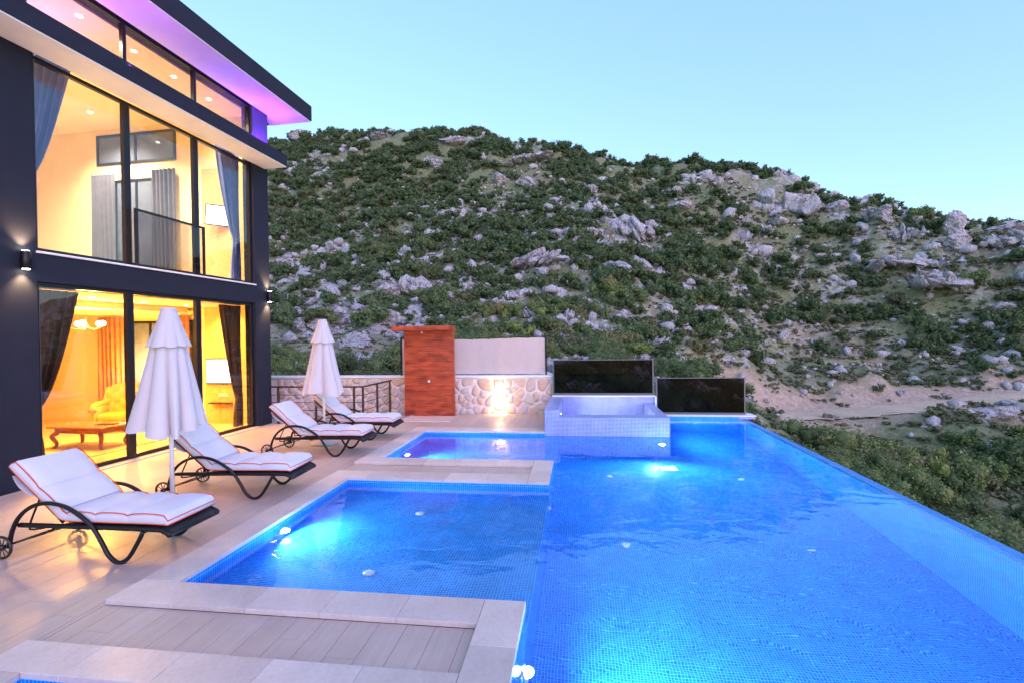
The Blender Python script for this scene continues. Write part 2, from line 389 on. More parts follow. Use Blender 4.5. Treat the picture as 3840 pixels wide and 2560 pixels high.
# foliage: colour varies by bush and by leaf
def foliage(name, dark, light, warm):
    m, t, b, o = mat(name); oi = N(t, 'ShaderNodeObjectInfo'); g = N(t, 'ShaderNodeNewGeometry')
    n = noise(t, .22, 3, .6, g.outputs['Position'])
    r = ramp(t, g.outputs['Random Per Island'], [(0, dark), (.55, light), (1, tuple(x*1.45 for x in light))])
    w1 = mix(t, ramp(t, n.outputs[0], [(.42, (0, 0, 0)), (.66, (1, 1, 1))]).outputs[0], r.outputs[0], warm)
    w2 = mix(t, .5, r.outputs[0], w1)
    rr = ramp(t, oi.outputs['Random'], [(0, (.60, .66, .70)), (.45, (.95, .95, .95)), (.8, (1.15, 1.15, 1.0)), (1, (1.5, 1.35, 1.0))])
    L(t, mix(t, 1, w2, rr.outputs[0], 'MULTIPLY'), b.inputs['Base Color'])
    b.inputs['Roughness'].default_value = .65; b.inputs['Specular IOR Level'].default_value = .25
    ts = N(t, 'ShaderNodeBsdfTranslucent'); L(t, w2, ts.inputs[0])
    mx = N(t, 'ShaderNodeMixShader'); mx.inputs[0].default_value = .28
    L(t, b.outputs[0], mx.inputs[1]); L(t, ts.outputs[0], mx.inputs[2]); L(t, mx.outputs[0], o.inputs[0])
    return m
M['leaf'] = foliage('maquis_leaves', (.060, .098, .040), (.150, .212, .084), (.225, .23, .10))
M['leaf_grey'] = foliage('grey_green_scrub', (.085, .10, .050), (.19, .20, .10), (.26, .225, .115))
M['bark'] = simple('bark', (.10, .075, .06), .9, 0, .2, 12, .5, 30)
# hillside ground: soil, dry grass and limestone rubble; bare soil where the "soil" attribute says so
m, t, b, o = mat('hillside_ground'); v = worldpos(t)
n1 = noise(t, .5, 7, .68, v, .4); n2 = noise(t, 2.6, 5, .7, v); n3 = noise(t, .11, 4, .6, v); n4 = noise(t, 9, 3, .6, v)
grass = ramp(t, n2.outputs[0], [(.25, (.095, .12, .060)), (.5, (.17, .195, .098)), (.75, (.27, .28, .165))])
soil = ramp(t, n2.outputs[0], [(.25, (.18, .16, .11)), (.6, (.29, .26, .20)), (.8, (.44, .40, .36))])
rock_c = ramp(t, n2.outputs[0], [(.28, (.20, .19, .20)), (.45, (.46, .45, .47)), (.7, (.66, .65, .67))])
c = mix(t, ramp(t, n3.outputs[0], [(.50, (0, 0, 0)), (.70, (.8, .8, .8))]).outputs[0], grass.outputs[0], soil.outputs[0])
at_r = N(t, 'ShaderNodeAttribute', attribute_name='rocky'); at_s = N(t, 'ShaderNodeAttribute', attribute_name='soil')
rk = math_(t, 'MULTIPLY', ramp(t, math_(t, 'ADD', math_(t, 'MULTIPLY', n1.outputs[0], .75), math_(t, 'MULTIPLY', n4.outputs[0], .25)), [(.475, (0, 0, 0)), (.55, (1, 1, 1))]).outputs[0], at_r.outputs['Fac'])
c = mix(t, rk, c, rock_c.outputs[0])
bare = ramp(t, n2.outputs[0], [(.25, (.32, .23, .165)), (.55, (.47, .36, .28)), (.8, (.62, .53, .46))])
c = mix(t, at_s.outputs['Fac'], c, bare.outputs[0])
L(t, c, b.inputs['Base Color']); b.inputs['Roughness'].default_value = .95; b.inputs['Specular IOR Level'].default_value = .15
bump(t, math_(t, 'ADD', n2.outputs[0], math_(t, 'MULTIPLY', n1.outputs[0], 1.5)), b, .8, .25); M['ground'] = m
m, t, b, o = mat('gravel_track'); v = worldpos(t); n1 = noise(t, 3, 6, .7, v); n2 = noise(t, .4, 3, .5, v)
r1 = ramp(t, n1.outputs[0], [(.25, (.42, .32, .22)), (.5, (.54, .42, .31)), (.8, (.65, .55, .44))]); r2 = ramp(t, n2.outputs[0], [(.3, (.82, .84, .78)), (.7, (1.08, 1.04, 1.0))])
L(t, mix(t, 1, r1.outputs[0], r2.outputs[0], 'MULTIPLY'), b.inputs['Base Color']); b.inputs['Roughness'].default_value = .95; bump(t, n1.outputs[0], b, .7, .1); M['track'] = m
M['concrete'] = simple('rough_concrete', (.36, .34, .33), .9, 0, .15, 3, .4, 30)

# ================================================================== TERRAIN
COLS = {  # photo column -> (photo row, distance) from the foot of the slope to the ridge
 -500: [(870, 26), (773, 40), (600, 64), (330, 114)], 200: [(870, 25), (780, 38), (600, 63), (320, 113)],
 620: [(866, 24), (800, 34), (700, 48), (600, 62), (450, 85), (330, 112)], 850: [(866, 24), (805, 33), (700, 46), (600, 60), (450, 82), (312, 108)],
 1080: [(866, 24), (805, 33), (700, 45), (600, 58), (450, 80), (314, 108)], 1250: [(868, 25), (805, 34), (700, 44), (600, 56), (450, 78), (342, 104)],
 1480: [(885, 28), (810, 38), (700, 48), (600, 58), (450, 80), (388, 98)], 1620: [(905, 31), (830, 41), (700, 51), (600, 60), (450, 78), (385, 90)],
 1790: [(985, 36.5), (960, 38.5), (925, 41), (860, 47), (700, 62), (550, 72), (412, 84)], 1900: [(1020, 34), (963, 38.5), (925, 42), (850, 50), (700, 62), (550, 72), (462, 80)],
 2050: [(1120, 28), (1000, 35), (950, 39), (915, 42), (850, 50), (700, 60), (550, 68), (500, 74)], 2200: [(1210, 25), (1050, 32), (940, 39), (903, 42), (830, 49), (700, 57), (600, 62), (530, 68)],
 2352: [(1300, 22), (1050, 31), (925, 38), (885, 41), (820, 47), (700, 54), (600, 58), (540, 63)], 2750: [(1500, 20), (1100, 29), (925, 37), (885, 40), (700, 50), (570, 57)],
 3300: [(1500, 22), (1000, 34), (880, 40), (700, 50), (600, 58)]}
ctrl = []
for u, rows in COLS.items():
    for (v, d) in rows: ctrl.append(at(u, v, d)[:])
    top = at(u, rows[-1][0], rows[-1][1]); far = at(u, rows[-1][0], rows[-1][1]*1.35); far.z = top.z - 5
    ctrl.append(far[:]); far2 = at(u, rows[-1][0], rows[-1][1]*1.9); far2.z = top.z - 22; ctrl.append(far2[:])
ctrl += [(-12, 17, -.6), (-6, 16, -.6), (-2, 16, -1.2), (2, 17, -3.0), (5, 18, -5.2), (8, 15, -8), (8, 8, -11), (10, 0, -12), (14, -8, -13), (25, -5, -13), (6, -12, -12),
         (-8, -8, -10), (-25, 0, -2), (-30, 15, -.5), (-6, 21, -.5), (0, 21, -1.6), (-25, -12, -4)]
ctrl = np.array(ctrl); CP = ctrl[:, :2]; n = len(ctrl)
def rbf(r): return r
d = np.linalg.norm(CP[:, None]-CP[None], axis=2)
A = np.zeros((n+3, n+3)); A[:n, :n] = rbf(d) - np.eye(n)*.6; A[:n, n] = 1; A[:n, n+1:] = CP; A[n, :n] = 1; A[n+1:, :n] = CP.T
W = np.linalg.solve(A, np.r_[ctrl[:, 2], 0, 0, 0])
TRACK = [at(u, v, dd) for u, v, dd in [(1715, 975, 38.2), (1790, 956, 38.7), (1900, 950, 39.6), (2050, 938, 40), (2200, 925, 40.2), (2352, 908, 39.8), (2700, 890, 39), (3100, 880, 38.5)]]
tk = np.array([p[:] for p in catmull(TRACK, 12)])
def track_dist(x, y):
    dd = np.full(x.shape, 1e9); zz = np.zeros(x.shape)
    for i in range(len(tk)):
        q = np.hypot(x-tk[i, 0], y-tk[i, 1]); k = q < dd; dd = np.where(k, q, dd); zz = np.where(k, tk[i, 2], zz)
    return dd, zz
def height(x, y):
    x = np.asarray(x, float); y = np.asarray(y, float); sh = x.shape; xf, yf = x.ravel(), y.ravel()
    z = np.zeros(xf.shape)
    for a in range(0, len(xf), 20000):
        s_ = slice(a, a+20000)
        z[s_] = rbf(np.hypot(xf[s_, None]-CP[None, :, 0], yf[s_, None]-CP[None, :, 1])) @ W[:n] + W[n] + W[n+1]*xf[s_] + W[n+2]*yf[s_]
    dist = np.hypot(xf, yf); amp = np.clip((dist-20)/40, .12, 1)
    z += amp*((fbm(xf*.09, yf*.09, 3, 3)-.5)*3.0 + (fbm(xf*.33, yf*.33, 9, 4)-.5)*1.9)
    rd = 1-np.abs(fbm(xf*.16+7, yf*.16, 21, 3)*2-1); z += amp*np.clip(rd-.72, 0, 1)*4.5
    dd, zz = track_dist(xf, yf); k = np.clip((4.2-dd)/2.4, 0, 1); k = k*k*(3-2*k); z = z*(1-k) + zz*k
    inside = (xf > -17) & (xf < 4.6) & (yf > -4) & (yf < 13.6); z = np.where(inside, np.minimum(z, -2.6), z)
    return z.reshape(sh)
xs = np.arange(-120, 150, .85); ys = np.arange(-14, 190, .85)
GX, GY = np.meshgrid(xs, ys); GZ = height(GX, GY)
nx, ny = len(xs), len(ys)
V = np.stack([GX, GY, GZ], -1).reshape(-1, 3)
idx = np.arange(nx*ny).reshape(ny, nx)
Fq = np.stack([idx[:-1, :-1], idx[:-1, 1:], idx[1:, 1:], idx[1:, :-1]], -1).reshape(-1, 4)
me = bpy.data.meshes.new('hillside'); me.vertices.add(len(V)); me.vertices.foreach_set('co', V.ravel())
me.loops.add(Fq.size); me.loops.foreach_set('vertex_index', Fq.ravel().astype(np.int32))
me.polygons.add(len(Fq)); me.polygons.foreach_set('loop_start', np.arange(0, Fq.size, 4, dtype=np.int32)); me.polygons.foreach_set('loop_total', np.full(len(Fq), 4, np.int32))
me.update(calc_edges=True); me.polygons.foreach_set('use_smooth', np.ones(len(Fq), bool)); me.materials.append(M['ground'])
td, tz = track_dist(V[:, 0], V[:, 1])
def blob(cx_, cy_, r): return np.clip(1.4-np.hypot(V[:, 0]-cx_, V[:, 1]-cy_)/r, 0, 1)
cut = np.clip((5.0-td)/2.0, 0, 1)*(.45+.55*(fbm(V[:, 0]*.4, V[:, 1]*.4, 5, 3) > .45))
soilm = cut.copy()
for (u, v, dd, r) in [(660, 815, 30, 4.0), (760, 822, 30, 3.5), (860, 835, 30, 3.2), (900, 815, 33, 2.5), (1830, 812, 54, 5), (1900, 800, 55, 5), (1980, 830, 52, 5), (2080, 828, 51, 4)]:
    p = at(u, v, dd); soilm = np.maximum(soilm, blob(p.x, p.y, r)*(.55 if u < 1000 else .35)*(.35+.9*fbm(V[:, 0]*.35, V[:, 1]*.35, 15, 3)))
rocky = np.clip((fbm(V[:, 0]*.06, V[:, 1]*.06, 31, 3)-.41)*5, 0, 1)*np.where((V[:, 2] > 22) & (V[:, 0] < 15), .65, 1); rocky = np.where(np.hypot(V[:, 0], V[:, 1]) < 30, rocky*.6, rocky); ff = np.clip((V[:, 0]-V[:, 1]*.12-5)/8, 0, 1)*np.clip((6-V[:, 2])/6, 0, 1); rocky = rocky*(1-.85*ff)
for nm, arr in (('soil', np.clip(soilm, 0, 1)), ('rocky', rocky)):
    a_ = me.attributes.new(nm, 'FLOAT', 'POINT'); a_.data.foreach_set('value', arr.astype(np.float32))
tag(link('hillside', me), 'rocky scrub covered hillside rising behind the pool terrace', 'hill', kind='structure')
# dirt track
mb = MB(); pts = catmull(TRACK, 24)
def trk(i, j):
    k = int(round(i*(len(pts)-1))); p = pts[k]; q = (pts[min(k+1, len(pts)-1)] - pts[max(k-1, 0)]); nn = Vector((-q.y, q.x, 0)).normalized()
    wdt = 2.35 + .3*math.sin(k*.37) + .2*math.sin(k*.9); a = (j-.5)*2*wdt
    x, y = p.x+nn.x*a, p.y+nn.y*a
    return (x, y, p.z + .05 + .05*math.cos(a*2.2))
mb.grid(trk, len(pts)-1, 6)
tag(mb.build('dirt_track', M['track'], smooth=True), 'pale gravel track crossing the hillside beyond the pool edge', 'track', kind='structure')

# ------------------------------------------------------------------ rocks and shrubs: shared meshes
def ico(sub):
    bm = bmesh.new(); bmesh.ops.create_icosphere(bm, subdivisions=sub, radius=1); bm.verts.index_update()
    v = np.array([q.co[:] for q in bm.verts]); f = np.array([[q.index for q in g.verts] for g in bm.faces]); bm.free(); return v, f
ICO = {k: ico(k) for k in (1, 2, 3, 4)}
def n3(p, s, seed):
    return (fbm(p[:, 0]*s+5.1, p[:, 1]*s+p[:, 2]*s*.7, seed, 3)+fbm(p[:, 2]*s+1.7, p[:, 0]*s*.6-p[:, 1]*s, seed+9, 3))-1
def rock_geo(r, sub=3, cuts=9, flat=.75):
    v, f = ICO[sub]; v = v.copy()
    for _ in range(cuts):
        nn = r.normal(size=3); nn /= np.linalg.norm(nn); d_ = r.uniform(.36, .8); k = v@nn-d_; v -= np.clip(k, 0, None)[:, None]*nn*.96
    s_ = int(r.integers(1000)); v *= (1+.14*n3(v, 1.6, s_)+.10*n3(v, 5.5, s_+3))[:, None]
    v += .035*r.normal(size=v.shape)*(1 if sub > 1 else 2)
    # fractured faces and bedding ledges
    if sub > 1:
        rg = 1-np.abs(n3(v, 2.3, s_+11))*2.2; rg2 = 1-np.abs(n3(v, 6.0, s_+17))*2.2
        bed = v[:, 2]*.8+.55*v[:, 0]+.18*n3(v, 1.5, s_+5); fr_ = (bed*3.4) % 1.0
        v *= (1-.20*np.clip(rg-.55, 0, 1)-.14*np.clip(rg2-.5, 0, 1))[:, None]
        v[:, :2] *= (1.07-.24*fr_**1.5)[:, None]
    v[:, 2] *= flat
    return v, f
def arr_mesh(name, v, f, m, smooth=False):
    me = bpy.data.meshes.new(name); v = np.asarray(v, np.float32); f = np.asarray(f, np.int32); k = f.shape[1]
    me.vertices.add(len(v)); me.vertices.foreach_set('co', v.ravel()); me.loops.add(f.size); me.loops.foreach_set('vertex_index', f.ravel())
    me.polygons.add(len(f)); me.polygons.foreach_set('loop_start', np.arange(0, f.size, k, dtype=np.int32)); me.polygons.foreach_set('loop_total', np.full(len(f), k, np.int32))
    me.update(calc_edges=True)
    if smooth: me.polygons.foreach_set('use_smooth', np.ones(len(f), bool))
    me.materials.append(m); return me
def outcrop(seed):
    """ribs of tilted bedded rock standing side by side"""
    r = np.random.default_rng(seed); vs, fs, b0 = [], [], 0; nb = int(r.integers(15, 24)); lean = r.uniform(-.5, .5)
    for k in range(nb):
        v, f = rock_geo(r, 3, 11, 1.0); tall = r.uniform(.35, .85)*(1-.45*abs(k/(nb-1)*2-1)**2)
        v = v*np.array([r.uniform(.10, .26), r.uniform(.25, .5), tall]); v[:, 0] += v[:, 2]*lean
        v += np.array([(k/(nb-1)-.5)*1.75+r.uniform(-.1, .1), r.uniform(-.3, .3), tall*.35-.15]); vs.append(v); fs.append(f+b0); b0 += len(v)
    for k in range(6):
        v, f = rock_geo(r, 3, 12, .9); v = v*r.uniform(.28, .52)+np.array([r.uniform(-.6, .6), r.uniform(-.3, .1), r.uniform(-.1, .15)]); vs.append(v); fs.append(f+b0); b0 += len(v)
    return np.concatenate(vs), np.concatenate(fs)
ROCKS = [arr_mesh('boulder', *rock_geo(np.random.default_rng(40+k), 4, 12, .8), M['rock']) for k in range(7)]
OUTC = [arr_mesh('rock_outcrop', *outcrop(70+k), M['rock']) for k in range(8)]
def cliff_geo(seed):
    r = np.random.default_rng(seed); vs, fs, b0 = [], [], 0
    for k in range(44):
        v, f = rock_geo(r, 3, 12, 1.1); q = r.uniform(.16, .38); v = v*np.array([q, q*.9, q*r.uniform(.9, 1.7)])
        x_ = r.uniform(-.8, .8); v += np.array([x_, r.uniform(-.25, .35), r.uniform(-.5, .30-.40*abs(x_+.1))]); vs.append(v); fs.append(f+b0); b0 += len(v)
    return np.concatenate(vs), np.concatenate(fs)
CLIFF = arr_mesh('rock_outcrop', *cliff_geo(5), M['rock'])
def leaves(r, cen, rad, nl, size):
    """leaf blades on and just inside lumpy lobes"""
    li = r.choice(len(cen), nl, p=rad**2/np.sum(rad**2)); dirs = r.normal(size=(nl, 3)); dirs[:, 2] = dirs[:, 2]*.8+.25
    dirs /= np.linalg.norm(dirs, axis=1)[:, None]
    p = cen[li]+dirs*(rad[li]*r.uniform(.62, 1.15, nl))[:, None]
    nrm = dirs+r.normal(size=(nl, 3))*.55; nrm /= np.linalg.norm(nrm, axis=1)[:, None]
    a = np.cross(nrm, r.normal(size=(nl, 3))); a /= np.linalg.norm(a, axis=1)[:, None]; b_ = np.cross(nrm, a)
    sz = size*r.uniform(.6, 1.35, nl)[:, None]
    v = np.stack([p-a*sz*.5, p+b_*sz*.45+nrm*sz*.12, p+a*sz*.6, p-b_*sz*.45+nrm*sz*.1], 1).reshape(-1, 3)
    return v, np.arange(4*nl).reshape(-1, 4)
def bush_geo(seed, nl=700, size=.11, lobes=11, core=1, h=.95):
    r = np.random.default_rng(seed); cen = np.stack([r.normal(0, .42, lobes), r.normal(0, .42, lobes), r.uniform(.18, h-.2, lobes)], 1)
    cen[:, :2] *= (1-.45*cen[:, 2:3]/h); rad = r.uniform(.22, .46, lobes)*(1-.3*cen[:, 2]/h)
    v, f = leaves(r, cen, rad, nl, size); f = np.concatenate([f[:, [0, 1, 2]], f[:, [0, 2, 3]]])
    vs, fs, b0 = [v], [f], len(v)
    iv, fi = ICO[core]
    for c_, q in zip(cen, rad):
        vs.append(iv*q*.66*(1+.22*r.normal(size=(len(iv), 1)))+c_); fs.append(fi+b0); b0 += len(iv)
    return np.concatenate(vs), np.concatenate(fs)
BUSH = [arr_mesh('shrub', *bush_geo(100+k, 1500, .085), M['leaf']) for k in range(8)]
BUSH_BIG = [arr_mesh('shrub', *bush_geo(130+k, 5200, .052, 18, 1), M['leaf']) for k in range(5)]
BUSH_GREY = [arr_mesh('shrub', *bush_geo(150+k, 1200, .085, 9, 1, .7), M['leaf_grey']) for k in range(5)]

gi = lambda x, y: float(height(np.array([x]), np.array([y]))[0])
def ground_at(u, v, lo=20, hi=130):          # where the sight line through a photo point meets the hillside
    ds = np.linspace(lo, hi, 240); P = np.array([at(u, v, q)[:] for q in ds]); hz = height(P[:, 0], P[:, 1]); k = np.where(P[:, 2] <= hz)[0]
    if len(k) == 0: return None
    return Vector((P[k[0], 0], P[k[0], 1], hz[k[0]])), ds[k[0]]
# named outcrops: photo centre, photo width and height, label
NAMED = [
 (1765, 425, 170, 120, 'tall grey cliff with rust stains at the ridge crest'), (1610, 388, 90, 60, 'white crag on the ridge left of the rust stained cliff'),
 (1448, 515, 95, 75, 'large white boulder in mid slope above the dark glass panels'), (1378, 537, 55, 45, 'smaller white boulder left of the large mid slope boulder'),
 (2105, 598, 150, 55, 'long pale slab on the right slope, upper layer'), (2165, 640, 150, 75, 'rounded pale slab bulging on the right slope'),
 (2185, 510, 60, 70, 'ridge crag on the right with dark shrubs on both sides'), (2075, 535, 80, 60, 'ribbed pale crag below the right ridge'),
 (2025, 485, 70, 50, 'slanting white ridge rock on the right skyline'), (1920, 465, 45, 45, 'pointed white rock on the skyline right of the cliff'),
 (2320, 545, 90, 60, 'pale broken rock on the skyline at the right edge'), (1145, 403, 60, 48, 'white rock pair on the upper slope, left one'),
 (1212, 412, 52, 42, 'white rock pair on the upper slope, right one'), (1000, 371, 66, 34, 'flat white rock high on the slope above the shower'),
 (870, 307, 66, 34, 'white rock on the skyline left of the summit'), (690, 309, 66, 34, 'white rock on the skyline beside the roof end'),
 (1040, 316, 60, 30, 'white rock on the summit skyline'), (1215, 362, 100, 28, 'long low white ledge below the summit'),
 (1235, 588, 110, 55, 'ribbed white outcrop in mid slope above the beige screen'), (945, 650, 90, 75, 'ribbed white outcrop above the far parasol'),
 (1600, 540, 50, 30, 'white rock below the cliff on the left'), (1785, 500, 55, 35, 'white rock directly below the cliff'), (1845, 480, 60, 40, 'white rock at the right foot of the cliff'),
 (1560, 465, 55, 35, 'white rock left below the cliff'), (1410, 412, 34, 26, 'small white rock under the middle ridge'), (1890, 565, 32, 26, 'white block alone on the right slope'),
 (2290, 705, 60, 40, 'pale rock low at the right edge'), (2190, 560, 60, 50, 'pale rock under the right ridge crag'), (1845, 590, 30, 18, 'small pale rock in the middle of the right slope'),
 (1905, 950, 46, 20, 'pale boulder lying on the gravel track'), (2310, 520, 70, 30, 'pale ledge under the skyline at the far right'), (660, 600, 60, 34, 'white rock beside the villa corner on the left slope'),
 (775, 705, 60, 50, 'white rock above the far parasol, left side'), (1290, 735, 70, 55, 'white rock just above the beige screen'), (1480, 600, 40, 26, 'white rock between shrubs in the centre of the slope')]
NROCK = 0; named_pos = []
for k, (u, v, wd, ht, lab) in enumerate(NAMED):
    g = ground_at(u, min(v+ht*.42, 960))
    if g is None: g = ground_at(u, v+ht*.8)
    if g is None: continue
    p, dd = g; sx = wd/1128*dd*.56; sz = ht/1128*dd*.52
    big = wd > 75; me_ = (OUTC if big else ROCKS)[k % (8 if big else 7)] if k > 1 else CLIFF
    r = random.Random(k); o = link('rock_outcrop' if big else 'boulder', me_, None, (p.x, p.y, p.z+sz*(.35 if k > 1 else -.1)), 0, (sx*1.05, sx*.9, sz*(1.15 if k > 1 else .95))); o.rotation_euler = (r.uniform(-.1, .1), r.uniform(-.15, .15), r.choice([0, PI])+r.uniform(-.4, .4))
    tag(o, lab, 'rock', 'limestone rocks on the hillside'); named_pos.append((p.x, p.y, sx, u, v, wd, ht)); NROCK += 1
# random boulders and outcrops
def zone(u, v):
    if v > 985 or (v > 940 and u > 1950): return 'just under the gravel track' if v < 1075 else ('beside the pool overflow edge' if (u-1735)*.5+985-v > -150 and v > 1000 else 'deep in the gully at the right')
    if u > 1740 and v > 740: return 'on the open slope above the track'
    if u > 1500: return 'under the ridge cliffs at the right' if v < 560 else ('on the middle right slope' if v < 690 else 'on the slope over the glass panels')
    if v < 430: return 'near the ridge at the left'
    w_ = 'villa corner' if u < 760 else ('timber shower' if u < 1060 else ('beige screen' if u < 1270 else 'taller glass panel'))
    return ('high on the slope over the ' if v < 560 else 'half way up over the ' if v < 680 else 'low on the slope over the ')+w_
def rand_ground(n_, seed, rmin=20, rmax=118):
    r = np.random.default_rng(seed); az = r.uniform(-.80, 1.0, n_); rad = np.sqrt(r.uniform(rmin**2, rmax**2, n_))
    x = rad*np.sin(az-YAW*.0); y = rad*np.cos(az); return x, y, height(x, y), r
cand = []
x, y, z, r = rand_ground(3900, 5)
cl = fbm(x*.06, y*.06, 31, 3)+.25*fbm(x*.3, y*.3, 77, 2)
small_rocks = []; tdv = track_dist(x, y)[0]
for i in range(len(x)):
    u, v = img((x[i], y[i], z[i]))
    if u < 100 or u > 2700 or v < 230: continue
    if tdv[i] < 2.4: continue
    dd = math.hypot(x[i], y[i]); prob = np.clip((cl[i]-.54)*4, .03, 1)*(.45 if (u < 1330 and v < 520) else 1)
    if 1730 < u < 2200 and 740 < v < 960: prob *= .25
    if v > 960: prob *= .25
    if 620 < u < 1330 and 520 < v < 800: prob = min(1, prob*3.2+.12)
    if r.uniform() > prob: continue
    sz = r.uniform(.5, 1.3)*(1.2 if (v < 640 and u > 1330) else .8)*(1.5 if r.uniform() < .12 else 1)
    cand.append((sz/dd, x[i], y[i], z[i], sz, u, v))
cand.sort(reverse=True)
for k, (q, X, Y, Z_, sz, u, v) in enumerate(cand):
    NR = globals().get('NR', 0)
    if NR < 190 and 585 < u < 2380:
        NR += 1
        r1 = random.Random(900+k); isb = r1.random() < .45
        o = link('boulder' if isb else 'rock_outcrop', (ROCKS[k % 7] if isb else OUTC[k % 8]), None, (X, Y, Z_+sz*.02), 0, (sz*r1.uniform(.9, 1.6), sz*r1.uniform(.6, 1), sz*r1.uniform(.6, 1.0)))
        o.rotation_euler = (r1.uniform(-.2, .2), r1.uniform(-.35, .1), r1.uniform(0, 6.28))
        rel = o.scale[2]/o.scale[0]
        tag(o, '%s%s white limestone %s %s' % ('large ' if sz > 1.25 else 'small ' if sz < .8 else '', 'upright' if rel > .95 else 'flat' if rel < .68 else 'blocky', 'boulder' if isb else 'outcrop', zone(u, v)), 'rock', 'limestone rocks '+zone(u, v))
    else: small_rocks.append((X, Y, Z_, sz))
x, y, z, r = rand_ground(5200, 11, 19, 95); vs, fs, b0 = [], [], 0
tdr = track_dist(x, y)[0]; keep = r.uniform(size=len(x)) < np.clip((fbm(x*.1, y*.1, 51, 3)-.33)*3.2, .12, 1)
TEM = [rock_geo(np.random.default_rng(300+k), 1, 4, .8) for k in range(6)]
lst = small_rocks + [(x[i], y[i], z[i], r.uniform(.10, .42)*(1 if r.uniform() < .9 else 1.8)) for i in range(len(x)) if keep[i] and tdr[i] > 2.6]
for k, (X, Y, Z_, sz) in enumerate(lst):
    v, f = TEM[k % 6]; a = r.uniform(0, 6.28); c_, s_ = math.cos(a), math.sin(a); q = v*sz*r.uniform(.7, 1.2, 3)
    vs.append(np.stack([q[:, 0]*c_-q[:, 1]*s_+X, q[:, 0]*s_+q[:, 1]*c_+Y, q[:, 2]+Z_+sz*.12], 1)); fs.append(f+b0); b0 += len(v)
tag(link('loose_stones', arr_mesh('loose_stones', np.concatenate(vs), np.concatenate(fs), M['rock'])), 'loose white limestone rubble strewn over the hillside', 'stones', kind='stuff')
# shrubs
x, y, z, r = rand_ground(7400, 17, 19, 125)
dens = fbm(x*.07+3, y*.07, 61, 3); cand = []; tdv = track_dist(x, y)[0]
for i in range(len(x)):
    u, v = img((x[i], y[i], z[i])); dd = math.hypot(x[i], y[i])
    if u < 60 or u > 2750 or v < 220: continue
    if tdv[i] < 3.0: continue
    pr = .67+.9*(dens[i]-.45)*2.2
    if u < 1400 and v < 560: pr += .25
    if u < 1500 and 590 < v < 800: pr -= .12
    if u > 1500 and v < 740: pr -= .1
    if 1735 < u < 2130 and 745 < v < 905: pr = .10
    if u > 1735 and v > 960: pr += .9
    if 615 < u < 930 and 762 < v < 850: continue
    if u > 1700:
        vt = img((x[i], y[i], z[i]+1.5))[1]
        if vt < 972-.05*max(0, u-2100) and v > 900: continue
    if any((x[i]-a)**2+(y[i]-b_)**2 < (c_*.95)**2 for a, b_, c_, *_r in named_pos): continue
    if r.uniform() > pr: continue
    sz = r.uniform(.66, 1.6)*(1.0 if v > 640 else 1.12)*(1.25 if v > 960 else 1)
    if 1735 < u and 820 < v < 930: sz *= .6
    cand.append([sz/dd, x[i], y[i], z[i], sz, u, v])
# a belt of tall dark shrubs just behind the stone wall, and the shrubs that show largest on the slope
for (u, v, dd, sz) in [(645, 868, 22, .95), (690, 872, 21, .8), (800, 870, 22, .9), (850, 866, 22.5, 1.0), (888, 856, 23, 1.35), (1000, 866, 21, 1.0), (820, 872, 20.5, .7),
                       (1280, 640, 51, 1.45), (1370, 720, 44, 1.5), (1000, 720, 44, 2.0), (1060, 700, 46, 1.9), (960, 690, 47, 1.7), (1230, 720, 44, 1.4), (980, 570, 62, 1.9), (880, 600, 60, 1.7), (1450, 650, 52, 1.7), (1680, 560, 64, 2.2),
                       (2110, 490, 70, 2.2), (2245, 520, 64, 2.4), (2060, 690, 60, 1.9), (2120, 720, 56, 2.1), (2230, 620, 58, 2.1), (1640, 800, 45, 1.5), (1600, 840, 41, 1.4), (1610, 700, 50, 1.5), (1320, 830, 33, 1.0), (1400, 800, 36, 1.0)]:
    p = at(u, v, dd); cand.append([9+sz/dd, p.x, p.y, gi(p.x, p.y), sz, u, v])
cand.sort(key=lambda q: -q[0]); low = []; NB = 0
for k, (q, X, Y, Z_, sz, u, v) in enumerate(cand):
    r1 = random.Random(5000+k)
    if NB < 296 and 590 < u < 2390:
        near = math.hypot(X, Y) < 36; grey = r1.random() < (.22 if v > 560 else .08)
        me_ = BUSH_GREY[k % 5] if grey else (BUSH_BIG[k % 5] if near else BUSH[k % 8])
        o = link('shrub', me_, None, (X, Y, Z_-.12*sz), r1.uniform(0, 6.28), (sz*r1.uniform(.85, 1.25), sz*r1.uniform(.85, 1.2), sz*r1.uniform(.8, 1.25)))
        NB += 1
        if q > 9 and v > 830 and u < 1100: lab = 'dense dark green shrub showing over the stone wall'; gp = 'shrubs behind the stone wall'
        else:
            rel = o.scale[2]/max(o.scale[0], o.scale[1]); form = ('large ' if sz > 1.5 else 'small ' if sz < 1.05 else 'middling ')+('tall ' if rel > 1.08 else 'low spreading ' if rel < .8 else 'rounded ')
            lab = '%s shrub %s' % (form+('grey green' if grey else 'dark green evergreen'), zone(u, v)); gp = 'shrubs '+zone(u, v)
        tag(o, lab, 'shrub', gp)
    else: low.append((X, Y, Z_, sz))
vs, fs, b0 = [], [], 0; TEM = [bush_geo(200+k, 300, .17, 8, 1) for k in range(6)]
for k, (X, Y, Z_, sz) in enumerate(low):
    v, f = TEM[k % 6]; a = r.uniform(0, 6.28); c_, s_ = math.cos(a), math.sin(a); q = v*sz*r.uniform(.85, 1.25, 3)
    vs.append(np.stack([q[:, 0]*c_-q[:, 1]*s_+X, q[:, 0]*s_+q[:, 1]*c_+Y, q[:, 2]+Z_-.1*sz], 1)); fs.append(f+b0); b0 += len(v)
print('shrubs', NB, 'stuff', len(low), 'tris', sum(map(len, fs)))
if vs: tag(link('far_shrubs', arr_mesh('far_shrubs', np.concatenate(vs), np.concatenate(fs), M['leaf'])), 'far dark green maquis covering the upper hillside', 'shrubs', kind='stuff')
